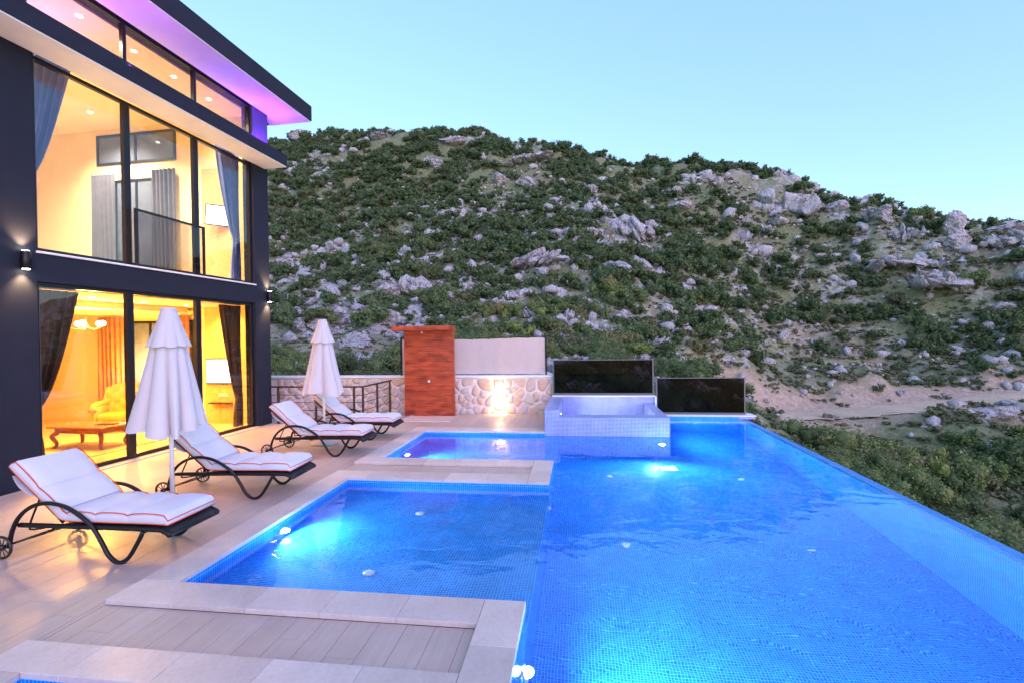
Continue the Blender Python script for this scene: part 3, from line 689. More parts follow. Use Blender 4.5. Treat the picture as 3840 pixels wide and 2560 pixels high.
x, y, z, r = rand_ground(14000, 23, 18, 90); vs, fs, b0 = [], [], 0; TEM = [bush_geo(240+k, 34, .34, 4, 1, .5) for k in range(5)]
td_, _z = track_dist(x, y)
for i in range(len(x)):
    if td_[i] < 2.2 or (td_[i] < 3.6 and r.uniform() < .8): continue
    v, f = TEM[i % 5]; sz = r.uniform(.18, .5)*(1.5 if x[i] > 9 else 1); a = r.uniform(0, 6.28); c_, s_ = math.cos(a), math.sin(a); q = v*sz
    vs.append(np.stack([q[:, 0]*c_-q[:, 1]*s_+x[i], q[:, 0]*s_+q[:, 1]*c_+y[i], q[:, 2]*.8+z[i]-.04], 1)); fs.append(f+b0); b0 += len(v)
print('scrub tris', sum(map(len, fs)))
tag(link('low_scrub', arr_mesh('low_scrub', np.concatenate(vs), np.concatenate(fs), M['leaf_grey'])), 'low grey green scrub and dry tufts covering the slope', 'scrub', kind='stuff')

# ================================================================== POOL
XL, XP, XW, XE, ZW = -3.284, -.41, 3.85, 4.10, -.05     # left wall, peninsula ends, weir inside, weir outside, water level
SX0, SX1, SY0, SY1 = -.70, 1.82, 10.2, 12.7             # raised spa block
YB = 12.5
def floor_z(x): return -1.335-.087*x
def wallq(mb, p0, p1, z0, z1, z0b=None):                # vertical quad, UV in metres; z0 at p0, z0b at p1
    z0b = z0 if z0b is None else z0b; ln = math.hypot(p1[0]-p0[0], p1[1]-p0[1]); s0 = p0[0]+p0[1]
    mb.face([(*p0, z0), (*p1, z0b), (*p1, z1), (*p0, z1)], [(s0, z0), (s0+ln, z0b), (s0+ln, z1), (s0, z1)])
def flatq(mb, x0, x1, y0, y1, z, z_=None):
    z_ = z if z_ is None else z_
    mb.face([(x0, y0, z), (x1, y0, z_), (x1, y1, z_), (x0, y1, z)], [(x0, y0), (x1, y0), (x1, y1), (x0, y1)])
pool = tag(link('pool_basin', None), 'long infinity pool lined with blue mosaic and side bays', 'pool', kind='structure')
fm = MB(); NY = -1.2
flatq(fm, XP, XW, NY, YB, floor_z(XP), floor_z(XW)); fm.build('pool_floor', M['mosaic'], pool)
fm = MB(); flatq(fm, XL, XP, 3.617, 6.642, -.36); flatq(fm, -3.27, XP, 7.822, 10.2, -1.0); flatq(fm, -3.34, XP, NY, 2.51, -.36); fm.build('bay_floor', M['mosaic'], pool)
wm = MB()
wallq(wm, (XL, 3.617), (XL, 6.642), -.36, .002); wallq(wm, (XL, 6.642), (XP, 6.642), -.36, .002); wallq(wm, (XP, 3.617), (XL, 3.617), -.36, .002)
wallq(wm, (-3.27, 7.822), (-3.27, 10.2), -1.0, .002); wallq(wm, (-3.27, 10.2), (SX0, 10.2), -1.0, .002); wallq(wm, (XP, 7.822), (-3.27, 7.822), -1.0, .002)
wallq(wm, (-3.34, NY), (-3.34, 2.51), -.36, .002); wallq(wm, (-3.34, 2.51), (XP, 2.51), -.36, .002)
fz = floor_z(XP)
wallq(wm, (XP, 2.51), (XP, 3.617), fz, .002); wallq(wm, (XP, 6.642), (XP, 7.822), fz, .002)
wallq(wm, (XP, NY), (XP, 2.51), fz, -.362); wallq(wm, (XP, 3.617), (XP, 6.642), fz, -.362); wallq(wm, (XP, 7.822), (XP, 10.2), fz, -1.002)
wallq(wm, (SX0, 10.2), (SX1, 10.2), -1.6, ZW+.003); wallq(wm, (SX1, 10.2), (SX1, YB), floor_z(SX1), ZW+.003)
wallq(wm, (SX1, YB), (XW, YB), floor_z(SX1), .0, floor_z(XW))
wallq(wm, (XW, YB), (XW, NY), floor_z(XW), -.068); wallq(wm, (XW, NY), (XP, NY), floor_z(XW), 0, floor_z(XP))
wm.build('pool_wall', M['mosaic'], pool)
wm = MB(); wm.face([(XW, NY, -.068), (XW+.07, NY, -.046), (XW+.07, YB, -.046), (XW, YB, -.068)], [(0, NY), (.07, NY), (.07, YB), (0, YB)]); wm.face([(XW+.07, NY, -.046), (XE, NY, -.085), (XE, YB, -.085), (XW+.07, YB, -.046)], [(0, NY), (.18, NY), (.18, YB), (0, YB)])
wallq(wm, (XE, NY), (XE, YB+.1), -2.2, -.085); wm.build('overflow_weir', M['mosaic'], pool)
mb = MB(); mb.box(XE-.5, XE-.003, NY, YB+.1, -13, -2.2); mb.box(-17, XE-.01, YB+.62, YB+.9, -12, -.05); mb.box(XE-.5, XE-.004, YB+.102, YB+.9, -12, -.06)
tag(mb.build('retaining_wall', M['concrete']), 'rough concrete retaining wall under the pool terrace', 'wall', kind='structure')
# water surface
wa = MB(); wa.grid(lambda i, j: (-3.36+i*(XW+.068+3.36), NY+j*(YB-NY), ZW), 8, 14)
tag(wa.build('pool_water', M['water']), 'clear still pool water reflecting the sky and the hillside', 'water', kind='structure')
# underwater fittings
def pool_light(loc, dr, label, power, spot=150, col=(.30, .76, 1.0)):
    t_ = thing('pool_light', label, 'pool light', loc, 0, 'lit lamps set in the pool walls')
    d_ = Vector(dr).normalized(); q = d_.to_track_quat('Z', 'Y').to_matrix().to_4x4()
    for nm, prof, m_ in (('lens', [(.056, 0), (.056, .008), (.03, .014), (.001, .016)], M['pool_lens']), ('ring', [(.058, 0), (.085, 0), (.085, .014), (.068, .018), (.058, .010)], M['white_plastic'])):
        k = MB(); k.lathe(prof, 20, cap=nm == 'lens'); o_ = k.build(nm, m_, t_, smooth=True); o_.matrix_local = q
    lamp('pool_lamp', 'SPOT', tuple(d_*.03), power, col, t_, .045, dr, spot, .6)
    return t_
PW = .52
pool_light((XL+.004, 5.06, -.215), (1, 0, .12), 'bright white lamp on the left wall of the shallow middle bay', 140*PW, 170, (.36, .66, 1))
pool_light((-3.266, 8.97, -.62), (1, -.1, 0), 'lit lamp on the left wall of the far bay', 110*PW)
pool_light((1.66, 10.196, -.66), (0, -1, .28), 'glowing lamp under water in the spa front wall', 230*PW, 174)
pool_light((XP+.004, 3.40, -.60), (1, .1, .28), 'glowing lamp under water at the near peninsula end', 330*PW, 174)
pool_light((SX1+.004, 11.05, -.33), (1, 0, -.05), 'lit lamp under water beside the spa below the right glass panel', 160*PW, 165)
pool_light((-.396, 11.1, .23), (1, 0, 0), 'small lit lamp inside the raised spa on its left wall', 75*PW, 165, (.8, .92, 1))
def fitting(name, loc, r, label, sq=False):
    k = MB()
    if sq: k.box(-r, r, -r, r, 0, .012, .003); [k.box(-r*.8, r*.8, -r*.8+q*r*.4-.006, -r*.8+q*r*.4+.006, .012, .016) for q in range(5)]
    else: k.lathe([(r, 0), (r, .008), (r*.7, .018), (r*.35, .02), (r*.3, .008)], 18)
    tag(k.build(name, M['white_plastic'], None, loc, smooth=False), label, 'pool fitting', 'white fittings on the pool floor')
for loc, lab in [((.521, 8.693), 'round white inlet on the deep floor, far left'), ((2.743, 8.832), 'round white inlet on the deep floor, far right'),
                 ((.561, 6.182), 'round white inlet on the deep floor, middle left'), ((2.778, 6.347), 'round white inlet on the deep floor, middle right')]:
    fitting('floor_inlet', (*loc, floor_z(loc[0])+.004), .052, lab)
fitting('floor_inlet', (-1.963, 5.864, -.357), .055, 'round white inlet in the shallow middle bay, far one'); fitting('floor_inlet', (-1.967, 4.36, -.357), .055, 'round white inlet in the shallow middle bay, near one')
fitting('floor_drain', (1.62, 9.295, floor_z(1.62)+.004), .15, 'square white drain grate on the deep pool floor', True)
k = MB(); k.lathe([(.07, 0), (.07, .012), (.03, .03), (.001, .03)], 18, axis='x'); tag(k.build('wall_inlet', M['white_plastic'], None, (XP+.003, 6.45, -.62)), 'round white jet on the step below the middle bay', 'pool fitting', 'white fittings on the pool floor')

# raised spa
spa = thing('raised_spa', 'raised square spa clad in pale lilac mosaic at the pool end', 'spa', (0, 0, 0))
mb = MB()
def mbox(mb, x0, x1, y0, y1, z0, z1, skip=''):
    if 'f' not in skip: wallq(mb, (x0, y0), (x1, y0), z0, z1)
    if 'r' not in skip: wallq(mb, (x1, y0), (x1, y1), z0, z1)
    if 'b' not in skip: wallq(mb, (x1, y1), (x0, y1), z0, z1)
    if 'l' not in skip: wallq(mb, (x0, y1), (x0, y0), z0, z1)
    flatq(mb, x0, x1, y0, y1, z1)
mbox(mb, SX0, SX1, SY0-.003, SY0+.40, ZW+.004, .34); mb.build('front_wall', M['mosaic_pale'], spa)
mb = MB(); mbox(mb, SX0-.002, -.40, SY0-.006, 12.62, ZW+.004, .495); mb.build('left_wall', M['mosaic_pale'], spa)
mb = MB(); mbox(mb, 1.60, SX1+.001, SY0+.402, 12.5, -.149, .335); mb.build('right_wall', M['mosaic_pale'], spa)
mb = MB(); mbox(mb, -.398, 1.885, 12.502, 12.80, -.3, .488); mb.build('back_wall', M['mosaic_pale'], spa)
mb = MB(); mb.box(-.66, 1.90, 12.495, 12.83, .490, .515, .004); mb.box(1.875, 1.90, 12.40, 12.49, .05, .512); mb.build('ledge_trim', M['white_trim'], spa)
mb = MB(); flatq(mb, -.4, 1.6, SY0+.4, 12.5, -.15); mb.build('spa_floor', M['mosaic_pale'], spa)
# white ledge behind the pool on the right
led = thing('pool_end_ledge', 'low mosaic ledge with white top under the right dark glass panel', 'ledge')
mb = MB(); mbox(mb, SX1+.003, XE+.13, YB+.003, YB+.35, ZW+.004, .012, 'b'); mb.build('ledge_face', M['mosaic_pale'], led)
mb = MB(); mb.box(1.905, XE+.15, YB-.015, YB+.37, .014, .042, .004); mb.build('ledge_top', M['white_trim'], led)
# dark glass wind screens
def wind_screen(x0, x1, z0, z1, y, label):
    t_ = thing('glass_wind_screen', label, 'glass panel', (x0, y, z0), 0, 'dark glass panels behind the pool')
    wd, ht = x1-x0, z1-z0
    k = MB(); k.box(.02, wd-.02, -.006, .006, .03, ht-.018); k.build('pane', M['dark_glass'], t_)
    for nm, b_ in (('top_rail', (0, wd, -.02, .02, ht-.02, ht)), ('bottom_rail', (0, wd, -.025, .025, 0, .045))):
        k = MB(); k.box(*b_, .003); k.build(nm, M['frame_light'], t_)
    for a in (0, wd-.03): k = MB(); k.box(a, a+.03, -.021, .021, .046, ht-.021); k.build('post', M['frame_light'], t_)
wind_screen(-.645, 1.885, .518, 1.41, 12.72, 'taller dark glass panel behind the raised spa')
wind_screen(1.93, 4.05, .045, .95, 12.66, 'lower dark glass panel at the right pool corner')

# ================================================================== TERRACE DECK AND COPING
deck = tag(link('terrace', None), 'beige wood grain tiled terrace beside the pool', 'terrace', kind='structure')
mb = MB()
for r_ in [(-9.2, -3.617, -1, 11.1), (-5.1, -3.617, 11.1, 12.9), (-9.2, -7.45, 11.1, 12.9), (-3.617, -.705, 10.25, 12.9), (-3.617, -.44, 2.53, 3.6), (-3.617, -.44, 6.66, 7.8)]: mb.box(*r_, -.25, -.022)
mb.build('screed', M['grout'], deck)
PLANK = {}
def plank(x0, x1, y0, y1):
    key = (round(x1-x0, 3), round(y1-y0, 3))
    if key not in PLANK:
        k = MB(); hx, hy = key[0]/2-.0013, key[1]/2-.0013; k.box(-hx, hx, -hy, hy, -.02, 0, .0009); PLANK[key] = k.mesh('plank', M['deck'])
    link('plank', PLANK[key], deck, ((x0+x1)/2, (y0+y1)/2, random.uniform(-.0006, .0006)))
PWD, PLN = .2045, 1.2; np_ = 0
for r_ in [(-7.62, -3.62, 1.6, 11.1), (-5.1, -3.62, 11.1, 12.83), (-3.62, -.705, 10.6, 12.83), (-3.615, -.716, 2.797, 3.298), (-3.615, -.706, 7.002, 7.486)]:
    x = math.floor((r_[0]+10)/PWD)*PWD-10
    while x < r_[1]:
        a, b_ = max(x, r_[0]), min(x+PWD, r_[1]); row = int(round((x+10)/PWD)); y = -3 + (row*.437 % 1)*PLN
        while y < r_[3]:
            c_, d_ = max(y, r_[2]), min(y+PLN, r_[3])
            if b_-a > .012 and d_-c_ > .012: plank(a, b_, c_, d_); np_ += 1
            y += PLN
        x += PWD
print('planks', np_)
cop = tag(link('pool_coping', None), 'pale travertine slabs edging the pool bays', 'coping', kind='structure')
def coping(x0, x1, y0, y1, ln=.62, along='x', z1=.04):
    a, b_ = (x0, x1) if along == 'x' else (y0, y1); n_ = max(1, round((b_-a)/ln))
    for i in range(n_):
        p, q = a+(b_-a)*i/n_, a+(b_-a)*(i+1)/n_; g = .0012
        k = MB()
        if along == 'x': k.box(-(q-p)/2+g, (q-p)/2-g, -(y1-y0)/2, (y1-y0)/2, -.04, 0, .003); loc = ((p+q)/2, (y0+y1)/2, z1)
        else: k.box(-(x1-x0)/2, (x1-x0)/2, -(q-p)/2+g, (q-p)/2-g, -.04, 0, .003); loc = ((x0+x1)/2, (p+q)/2, z1)
        k.build('slab', M['travertine'], cop, loc)
coping(-3.617, -.715, 3.30, 3.619); coping(-3.66, -.715, 2.508, 2.795); coping(-.713, -.408, 2.508, 3.619, .56, 'y')
coping(-3.617, XL+.002, 3.621, 6.640, .62, 'y'); coping(-3.617, -.705, 6.641, 7.0); coping(-3.6, -.705, 7.488, 7.823); coping(-.703, -.408, 6.641, 7.823, .6, 'y')
coping(-3.6, -3.268, 7.825, 10.198, .6, 'y'); coping(-3.6, -.703, 10.2, 10.6); coping(-3.66, -3.338, -.6, 2.506, .62, 'y')

# ================================================================== STONE WALL
YWALL = 12.84
sw = thing('stone_wall', 'low rubble stone wall with pale mortar and white cap behind the loungers', 'wall', (0, YWALL, 0))
mb = MB(); mb.box(-9.6, -.66, .025, .30, -1.2, .955); mb.build('mortar_bed', M['mortar'], sw)
mb = MB(); mb.box(-9.6, -.645, -.03, .33, .957, 1.012, .006); mb.build('cap', M['white_trim'], sw)
mb = MB(); mb.prism([(-.96, .335), (-.647, .335), (-1.12, 2.5), (-1.42, 2.5)], .957, 1.010); mb.build('cap', M['white_trim'], sw); mb = MB(); mb.prism([(-.94, .332), (-.665, .332), (-1.14, 2.48), (-1.40, 2.48)], -2, .955); mb.build('return_wall', M['mortar'], sw)
# irregular stones: relaxed Voronoi cells
r = np.random.default_rng(3); W0, W1, H0, H1 = -8.4, -.68, -.55, .945; ns = 185
pts = np.stack([r.uniform(W0, W1, ns), r.uniform(H0, H1, ns)], 1)
def clip_poly(poly, nx_, nz_, c_):
    out_ = []
    for i in range(len(poly)):
        a, b_ = poly[i], poly[(i+1) % len(poly)]; da, db = a[0]*nx_+a[1]*nz_-c_, b_[0]*nx_+b_[1]*nz_-c_
        if da <= 0: out_.append(a)
        if (da < 0) != (db < 0) and abs(da-db) > 1e-9: q = da/(da-db); out_.append((a[0]+(b_[0]-a[0])*q, a[1]+(b_[1]-a[1])*q))
    return out_
def cells(pts):
    res = []
    for i, p in enumerate(pts):
        poly = [(max(W0, p[0]-.6), max(H0, p[1]-.6)), (min(W1, p[0]+.6), max(H0, p[1]-.6)), (min(W1, p[0]+.6), min(H1, p[1]+.6)), (max(W0, p[0]-.6), min(H1, p[1]+.6))]
        dd = np.hypot(pts[:, 0]-p[0], pts[:, 1]-p[1]); near = np.argsort(dd)[1:22]
        for j in near:
            q = pts[j]; nx_, nz_ = q[0]-p[0], q[1]-p[1]; poly = clip_poly(poly, nx_, nz_, (q[0]**2-p[0]**2+q[1]**2-p[1]**2)/2)
            if len(poly) < 3: break
        res.append(poly)
    return res
for _ in range(1):
    cs = cells(pts); pts = np.array([np.mean(c_, axis=0) if len(c_) > 2 else p for c_, p in zip(cs, pts)])
for poly in cells(pts):
    if len(poly) < 3: continue
    c_ = np.mean(poly, axis=0); n_ = len(poly); mid = []
    for i in range(n_):       # cut corners to get a worn outline
        a, b_ = np.array(poly[i]), np.array(poly[(i+1) % n_])
        if np.hypot(*(b_-a)) < .03: continue
        mid += [a*.86+b_*.14, a*.14+b_*.86]
    if len(mid) < 5: continue
    jit = r.uniform(.76, .90); ring = [(q-c_)*jit*(1+r.uniform(-.06, .05)) for q in mid]; m_ = len(ring); dp = r.uniform(.004, .022)
    vs = [(q[0], .03, q[1]) for q in ring]+[(q[0]*.93, .0-dp*.4, q[1]*.93) for q in ring]+[(q[0]*.7, -dp*.8-r.uniform(0, .006), q[1]*.7) for q in ring]+[(0, -dp-r.uniform(0, .01), 0)]
    fs = [(i, (i+1) % m_, m_+(i+1) % m_, m_+i) for i in range(m_)]+[(m_+i, m_+(i+1) % m_, 2*m_+(i+1) % m_, 2*m_+i) for i in range(m_)]+[(2*m_+i, 2*m_+(i+1) % m_, 3*m_) for i in range(m_)]
    k = MB(); k.add(vs, fs); k.build('stone', M['stone'], sw, (c_[0], 0, c_[1]), smooth=True)
# wall light washing the stones
wl = thing('wall_light', 'bright warm up and down light on the stone wall', 'wall light', (-2.05, YWALL-.05, .46))
k = MB(); k.lathe([(.035, -.09), (.04, -.085), (.04, .085), (.035, .09)], 16); k.build('housing', M['white_plastic'], wl, (0, -.03, 0), smooth=True)
for s_ in (-1, 1):
    k = MB(); k.lathe([(.031, 0), (.031, .006)], 14); k.build('lens', M['warm_lamp'], wl, (0, -.03, s_*.093-.003))
    lamp('wall_lamp', 'SPOT', (0, -.05, s_*.11), 7, (1, .66, .33), wl, .03, (0, .35, s_), 140, .8)
lamp('wall_lamp', 'POINT', (0, -.12, 0), 2.2, (1, .68, .36), wl, .05)
# screen of beige cloth on the wall
fs_ = thing('screen_fence', 'beige cloth screen on black posts above the stone wall', 'fence', (0, YWALL+.16, 1.012))
k = MB(); k.grid(lambda i, j: (-4.79+i*3.93, .004*math.sin(i*26)*(1-j)+.002*math.sin(i*61), .03+j*(.925+.012*math.sin(i*9.)+.015*abs(math.sin(i*PI*8)))), 120, 10); k.build('cloth', M['screen_cloth'], fs_, smooth=True)
for x in (-4.815, -.835): k = MB(); k.box(x-.022, x+.022, -.022, .022, -.02, 1.03, .003); k.build('post', M['black_metal'], fs_)
k = MB(); k.tube([(-8.6, 0, .93), (-6.7, 0, .915), (-4.815, 0, .985)], .004, 5); k.build('wire', M['frame_light'], fs_)
k = MB(); k.tube([(-4.815, 0, 1.0), (-2.8, 0, .985), (-.835, 0, 1.01)], .006, 6); k.build('wire', M['black_metal'], fs_)
for i in range(9):
    x = -4.6+i*.46; k = MB(); k.tube([(x, 0, .94), (x, 0, .992)], .004, 5); k.build('tie', M['white_plastic'], fs_)

# ================================================================== OUTDOOR SHOWER
sh_ = thing('outdoor_shower', 'red brown timber outdoor shower wall with a small roof', 'shower', (-4.51, 12.38, 0))
bw = 2.20/17
for i in range(17):
    k = MB(); k.box(.03, 1.30, 0, .06, i*bw+.0008, (i+1)*bw-.0008, .0025); k.build('board', M['timber'], sh_)
for x in (0.0, 1.302): k = MB(); k.box(x, x+.03, -.004, .10, 0, 2.204, .004); k.build('edge_post', M['timber'], sh_)
k = MB(); k.box(.03, 1.30, .062, .11, 0, 2.2); k.build('back_panel', M['timber'], sh_)
k = MB(); k.box(-.15, 1.352, -.50, .16, 2.206, 2.322, .01); k.build('roof', M['timber'], sh_)
k = MB(); k.tube([(.56, -.22, 2.205), (.56, -.22, 2.17)], .012, 8); k.lathe([(.022, 2.165), (.028, 2.15), (.028, 2.14)], 14, (.56, -.22, 0)); k.build('shower_head', M['white_plastic'], sh_, smooth=True)
k = MB(); k.lathe([(.035, 0), (.035, -.02), (.016, -.025), (.016, -.05)], 14, (.66, 0, .9), 'y'); k.build('mixer_knob', M['white_trim'], sh_, smooth=True)
st = thing('shower_tray', 'flat pale stone tray in front of the timber shower wall', 'shower tray', (-4.35, 11.45, 0))
for b_ in [(0, 1.3, 0, .09), (0, .09, .092, .9), (1.21, 1.3, .092, .9)]: k = MB(); k.box(*b_, .002, .022, .004); k.build('kerb', M['travertine'], st)
k = MB(); k.box(.092, 1.208, .092, .9, .002, .010); k.build('tray_floor', M['travertine'], st)

# ================================================================== STAIR RAILING
ra = thing('stair_railing', 'dark metal railing with thin bars around the stairwell', 'railing', (0, 0, 0))
y0 = 11.05; zt = .895
def rail(a, b_, nm='hand_rail', rr=.022): k = MB(); k.tube([a, b_], rr, 8); k.build(nm, M['rail_metal'], ra, smooth=True)
rail((-7.40, y0, zt), (-5.06, y0, zt)); rail((-5.06, y0, zt), (-5.02, 12.75, zt))
for z in (.14, .33, .52, .70): rail((-7.40, y0, z), (-5.06, y0, z), 'bar', .008); rail((-5.06, y0, z), (-5.02, 12.75, z), 'bar', .008)
for x in (-7.22, -6.25, -5.28): k = MB(); k.box(x-.022, x+.022, y0-.022, y0+.022, 0, zt-.02, .003); k.build('post', M['rail_metal'], ra)
for y in (y0+.0, 11.85, 12.65): k = MB(); k.box(-5.08+.02*(y-y0), -5.035+.02*(y-y0), y-.02, y+.02, 0, zt-.02, .003); k.build('post', M['rail_metal'], ra)
mb = MB(); mb.box(-7.4, -5.1, 11.12, 12.84, -1.25, -1.15); [mb.box(-7.4, -5.1-.0, 11.12, 11.16, -1.15, -.26)]
tag(mb.build('stairwell', M['concrete']), 'concrete stairwell floor below the railing', 'stairwell', kind='structure')

# ================================================================== VILLA (local x = out of the facade, local y = along it)
VLOC = (-7.5625, 8.0, 0.0); VROT = -math.atan(.037)
VM = Matrix.Translation(VLOC) @ Matrix.Rotation(VROT, 4, 'Z')
def vthing(name, label, cat, loc, group=None, rz=0): return thing(name, label, cat, (VM @ Vector(loc))[:], VROT+rz, group)
villa = thing('villa', 'two storey charcoal villa with tall lit windows and projecting roof', 'house', VLOC, VROT)
def vpart(name, m_, boxes, parent=None, bev=0):
    k = MB()
    for b_ in boxes: k.box(*b_, bev)
    return k.build(name, m_, parent or villa)
YA, YC = -6.0, 3.13                      # near end of the block, far corner
W1a, W1b = -1.94, 2.62                   # glazed bay between the piers
vpart('wall', M['render_dark'], [(-.28, 0, YA, W1a, -.3, 6.43)]); vpart('wall', M['render_dark'], [(-.28, 0, W1b, YC, -.3, 6.43)])
vpart('storey_beam', M['render_dark'], [(-.28, -.002, W1a+.001, W1b-.001, 2.90, 3.30)])
vpart('wall', M['render_dark'], [(-.28, -.003, YA, YC-.002, 6.431, 6.82)])
vpart('wall', M['render_mid'], [(-.28, .002, 2.62, YC+.02, 6.821, 7.50)])
vpart('window_sill', M['white_trim'], [(-.05, .03, W1a-.01, W1b+.01, 3.302, 3.332)], bev=.004)
vpart('door_threshold', M['travertine'], [(-.05, .12, W1a, W1b, .001, .018)])
# projecting canopy and roof
vpart('canopy', M['render_dark'], [(.004, .60, YA, 3.03, 6.175, 6.43)]); vpart('canopy_soffit', M['white_paint'], [(.004, .585, YA, 3.015, 6.150, 6.173)])
k = MB(); k.prism([(-9.5, YA), (.84, YA), (.84, 3.72), (-9.5, 3.72)], 7.53, 7.90); k.build('roof', M['render_dark'], villa)
vpart('roof_soffit', M['white_paint'], [(.004, .815, YA, 3.695, 7.503, 7.528), (-.28, .003, 3.16, 3.695, 7.503, 7.528)])
# windows: (y0, y1, z0, z1)
def window(y0, y1, z0, z1, fr=.05, name='window', x=-.10, glass_m='glass', dark=True):
    k = MB(); d_ = .07
    k.box(x-d_/2, x+d_/2, y0, y1, z0, z0+fr); k.box(x-d_/2, x+d_/2, y0, y1, z1-fr, z1); k.box(x-d_/2, x+d_/2, y0, y0+fr, z0+fr, z1-fr); k.box(x-d_/2, x+d_/2, y1-fr, y1, z0+fr, z1-fr)
    w_ = k.build(name, M['frame'], villa)
    k = MB(); k.face([(x, y0+fr, z0+fr), (x, y1-fr, z0+fr), (x, y1-fr, z1-fr), (x, y0+fr, z1-fr)]); k.build('pane', M[glass_m], w_)
    k = MB(); k.box(x+d_/2+.001, x+d_/2+.007, y0+fr-.012, y0+fr-.003, z0+fr, z1-fr); k.build('gasket', M['frame_light'], w_)
    return w_
for a, b_ in ((W1a+.01, -.47), (-.465, 1.01), (1.015, W1b-.01)):
    window(a, b_, 3.335, 6.148, .055); window(a, b_, .02, 2.898, .06, 'glass_door')
for a, b_ in ((-6, -3.5), (-3.495, -1.985), (-1.98, -.48), (-.475, 1.02), (1.025, 2.615)): window(a, b_, 6.822, 7.50, .03)
bal = vpart('balcony_guard', M['frame'], [(.01, .05, -.44, 1.09, 4.285, 4.325), (.012, .048, -.44, -.40, 3.36, 4.284), (.012, .048, 1.05, 1.09, 3.36, 4.284)])
k = MB(); k.face([(.03, -.40, 3.37), (.03, 1.05, 3.37), (.03, 1.05, 4.285), (.03, -.40, 4.285)]); k.build('pane', M['smoke_glass'], bal)
# shell behind the facade
XBK, YIN, YNR = -8.6, 3.0, -5.8
vpart('outer_wall', M['render_dark'], [(XBK-.3, -.282, YIN+.1, YIN+.33, -.3, 7.52), (XBK-.3, XBK-.02, YNR-.2, YIN+.1, -.3, 7.52), (XBK, -.282, YNR-.25, YNR-.02, -.3, 7.52)])
vpart('ground_floor', M['floor_in'], [(XBK, -.15, YNR, YIN, -.1, .005)]); vpart('upper_floor', M['floor_in'], [(XBK, -.30, YNR, YIN, 3.16, 3.34)])
vpart('lower_ceiling', M['cream'], [(XBK, -.30, YNR, YIN, 2.84, 2.90)]); vpart('upper_ceiling', M['cream_up'], [(XBK, -.29, YNR, YIN, 7.46, 7.50)])
vpart('inner_wall', M['cream'], [(XBK, -1.68, YIN, YIN+.08, .006, 2.838), (XBK-.01, XBK+.05, YNR, YIN-.002, .006, 2.838), (XBK+.06, -.3, YNR-.01, YNR+.05, .006, 2.838)])
vpart('inner_wall', M['cream_up'], [(XBK, -.29, YIN, YIN+.08, 6.26, 7.458), (XBK, -1.68, YIN+.001, YIN+.079, 3.342, 6.258), (XBK-.01, XBK+.05, YNR, YIN-.002, 3.342, 7.458), (XBK+.06, -.3, YNR-.01, YNR+.05, 3.342, 7.458)])
vpart('stone_cladding', M['cladding'], [(-1.678, -.30, YIN-.04, YIN+.06, .006, 2.836)]); vpart('stone_cladding', M['cladding'], [(-1.678, -.30, YIN-.04, YIN+.06, 3.342, 6.24)])
vpart('ceiling_cove', M['cream'], [(-4.6, -1.9, YNR+.1, YIN-.3, 2.70, 2.838)])
# windows in the far inner wall (blue dusk outside them)
M['dusk_pane'] = simple('dusk_window_pane', (.10, .13, .22), .08, 0, .3, 1.2)
def inner_window(x0, x1, z0, z1):
    w_ = vpart('inner_window', M['frame'], [(x0, x1, YIN-.03, YIN-.002, z0, z0+.06), (x0, x1, YIN-.03, YIN-.002, z1-.06, z1), (x0, x0+.06, YIN-.03, YIN-.002, z0+.06, z1-.06), (x1-.06, x1, YIN-.03, YIN-.002, z0+.06, z1-.06), ((x0+x1)/2-.03, (x0+x1)/2+.03, YIN-.031, YIN-.003, z0+.06, z1-.06)])
    k = MB(); k.box(x0+.06, x1-.06, YIN-.014, YIN-.004, z0+.06, z1-.06); k.build('pane', M['dusk_pane'], w_)
inner_window(-4.75, -2.42, 6.55, 7.32); inner_window(-4.4, -2.75, 3.36, 6.15); inner_window(-4.5, -2.0, .02, 2.55)

# ------------------------------------------------------------------ curtains
def curtain(name, label, mm, y0, w_top, w_tie, w_bot, z_top, z_tie, z_bot, side, x=-.42, folds=7, group=None):
    """hangs from y0; side=+1 spreads towards +y; gathered at the tie"""
    t_ = vthing(name, label, 'curtain', (x, y0, z_bot), group)
    def wd(z):
        if z > z_tie: q = (z-z_tie)/(z_top-z_tie); return w_tie+(w_top-w_tie)*(q**.62)
        q = (z_tie-z)/max(z_tie-z_bot, .01); return w_tie+(w_bot-w_tie)*min(1, q*1.6)**.7
    def fn(i, j):
        z = z_bot+(z_top-z_bot)*j; a = wd(z); am = .035+.02*math.sin(i*9+1)
        return (am*math.sin(i*folds*2*PI)+.015*math.sin(i*31+z*2), side*a*i, z-z_bot)
    k = MB(); k.grid(fn, folds*10, 26); k.build('drape', mm, t_, smooth=True)
    k = MB(); a = w_tie*1.02; k.tube(catmull([(-.06, -side*.01, z_tie-z_bot), (.06, side*a*.3, z_tie-z_bot-.02), (.06, side*a*.8, z_tie-z_bot-.03), (-.05, side*a, z_tie-z_bot)], 5), .016, 6)
    if z_tie > z_bot+.05: k.build('tie_band', mm, t_, smooth=True)
    return t_
curtain('curtain', 'dark brown curtain tied back at the left ground floor door', M['curtain_brown'], -1.86, .84, .16, .28, 2.83, 1.0, .03, 1, group='curtains of the villa')
curtain('curtain', 'dark brown curtain tied back at the right ground floor door', M['curtain_brown'], 2.60, .62, .14, .22, 2.83, .72, .03, -1, group='curtains of the villa')
curtain('curtain', 'grey curtain tinted with reflected sky blue, swept aside at the left upper window', M['curtain_grey'], -1.86, .78, .05, .10, 6.40, 4.35, 3.36, 1, group='curtains of the villa')
curtain('curtain', 'grey curtain tinted with reflected sky blue, swept aside at the right upper window', M['curtain_grey'], 2.62, .68, .16, .24, 6.40, 4.40, 3.36, -1, group='curtains of the villa')
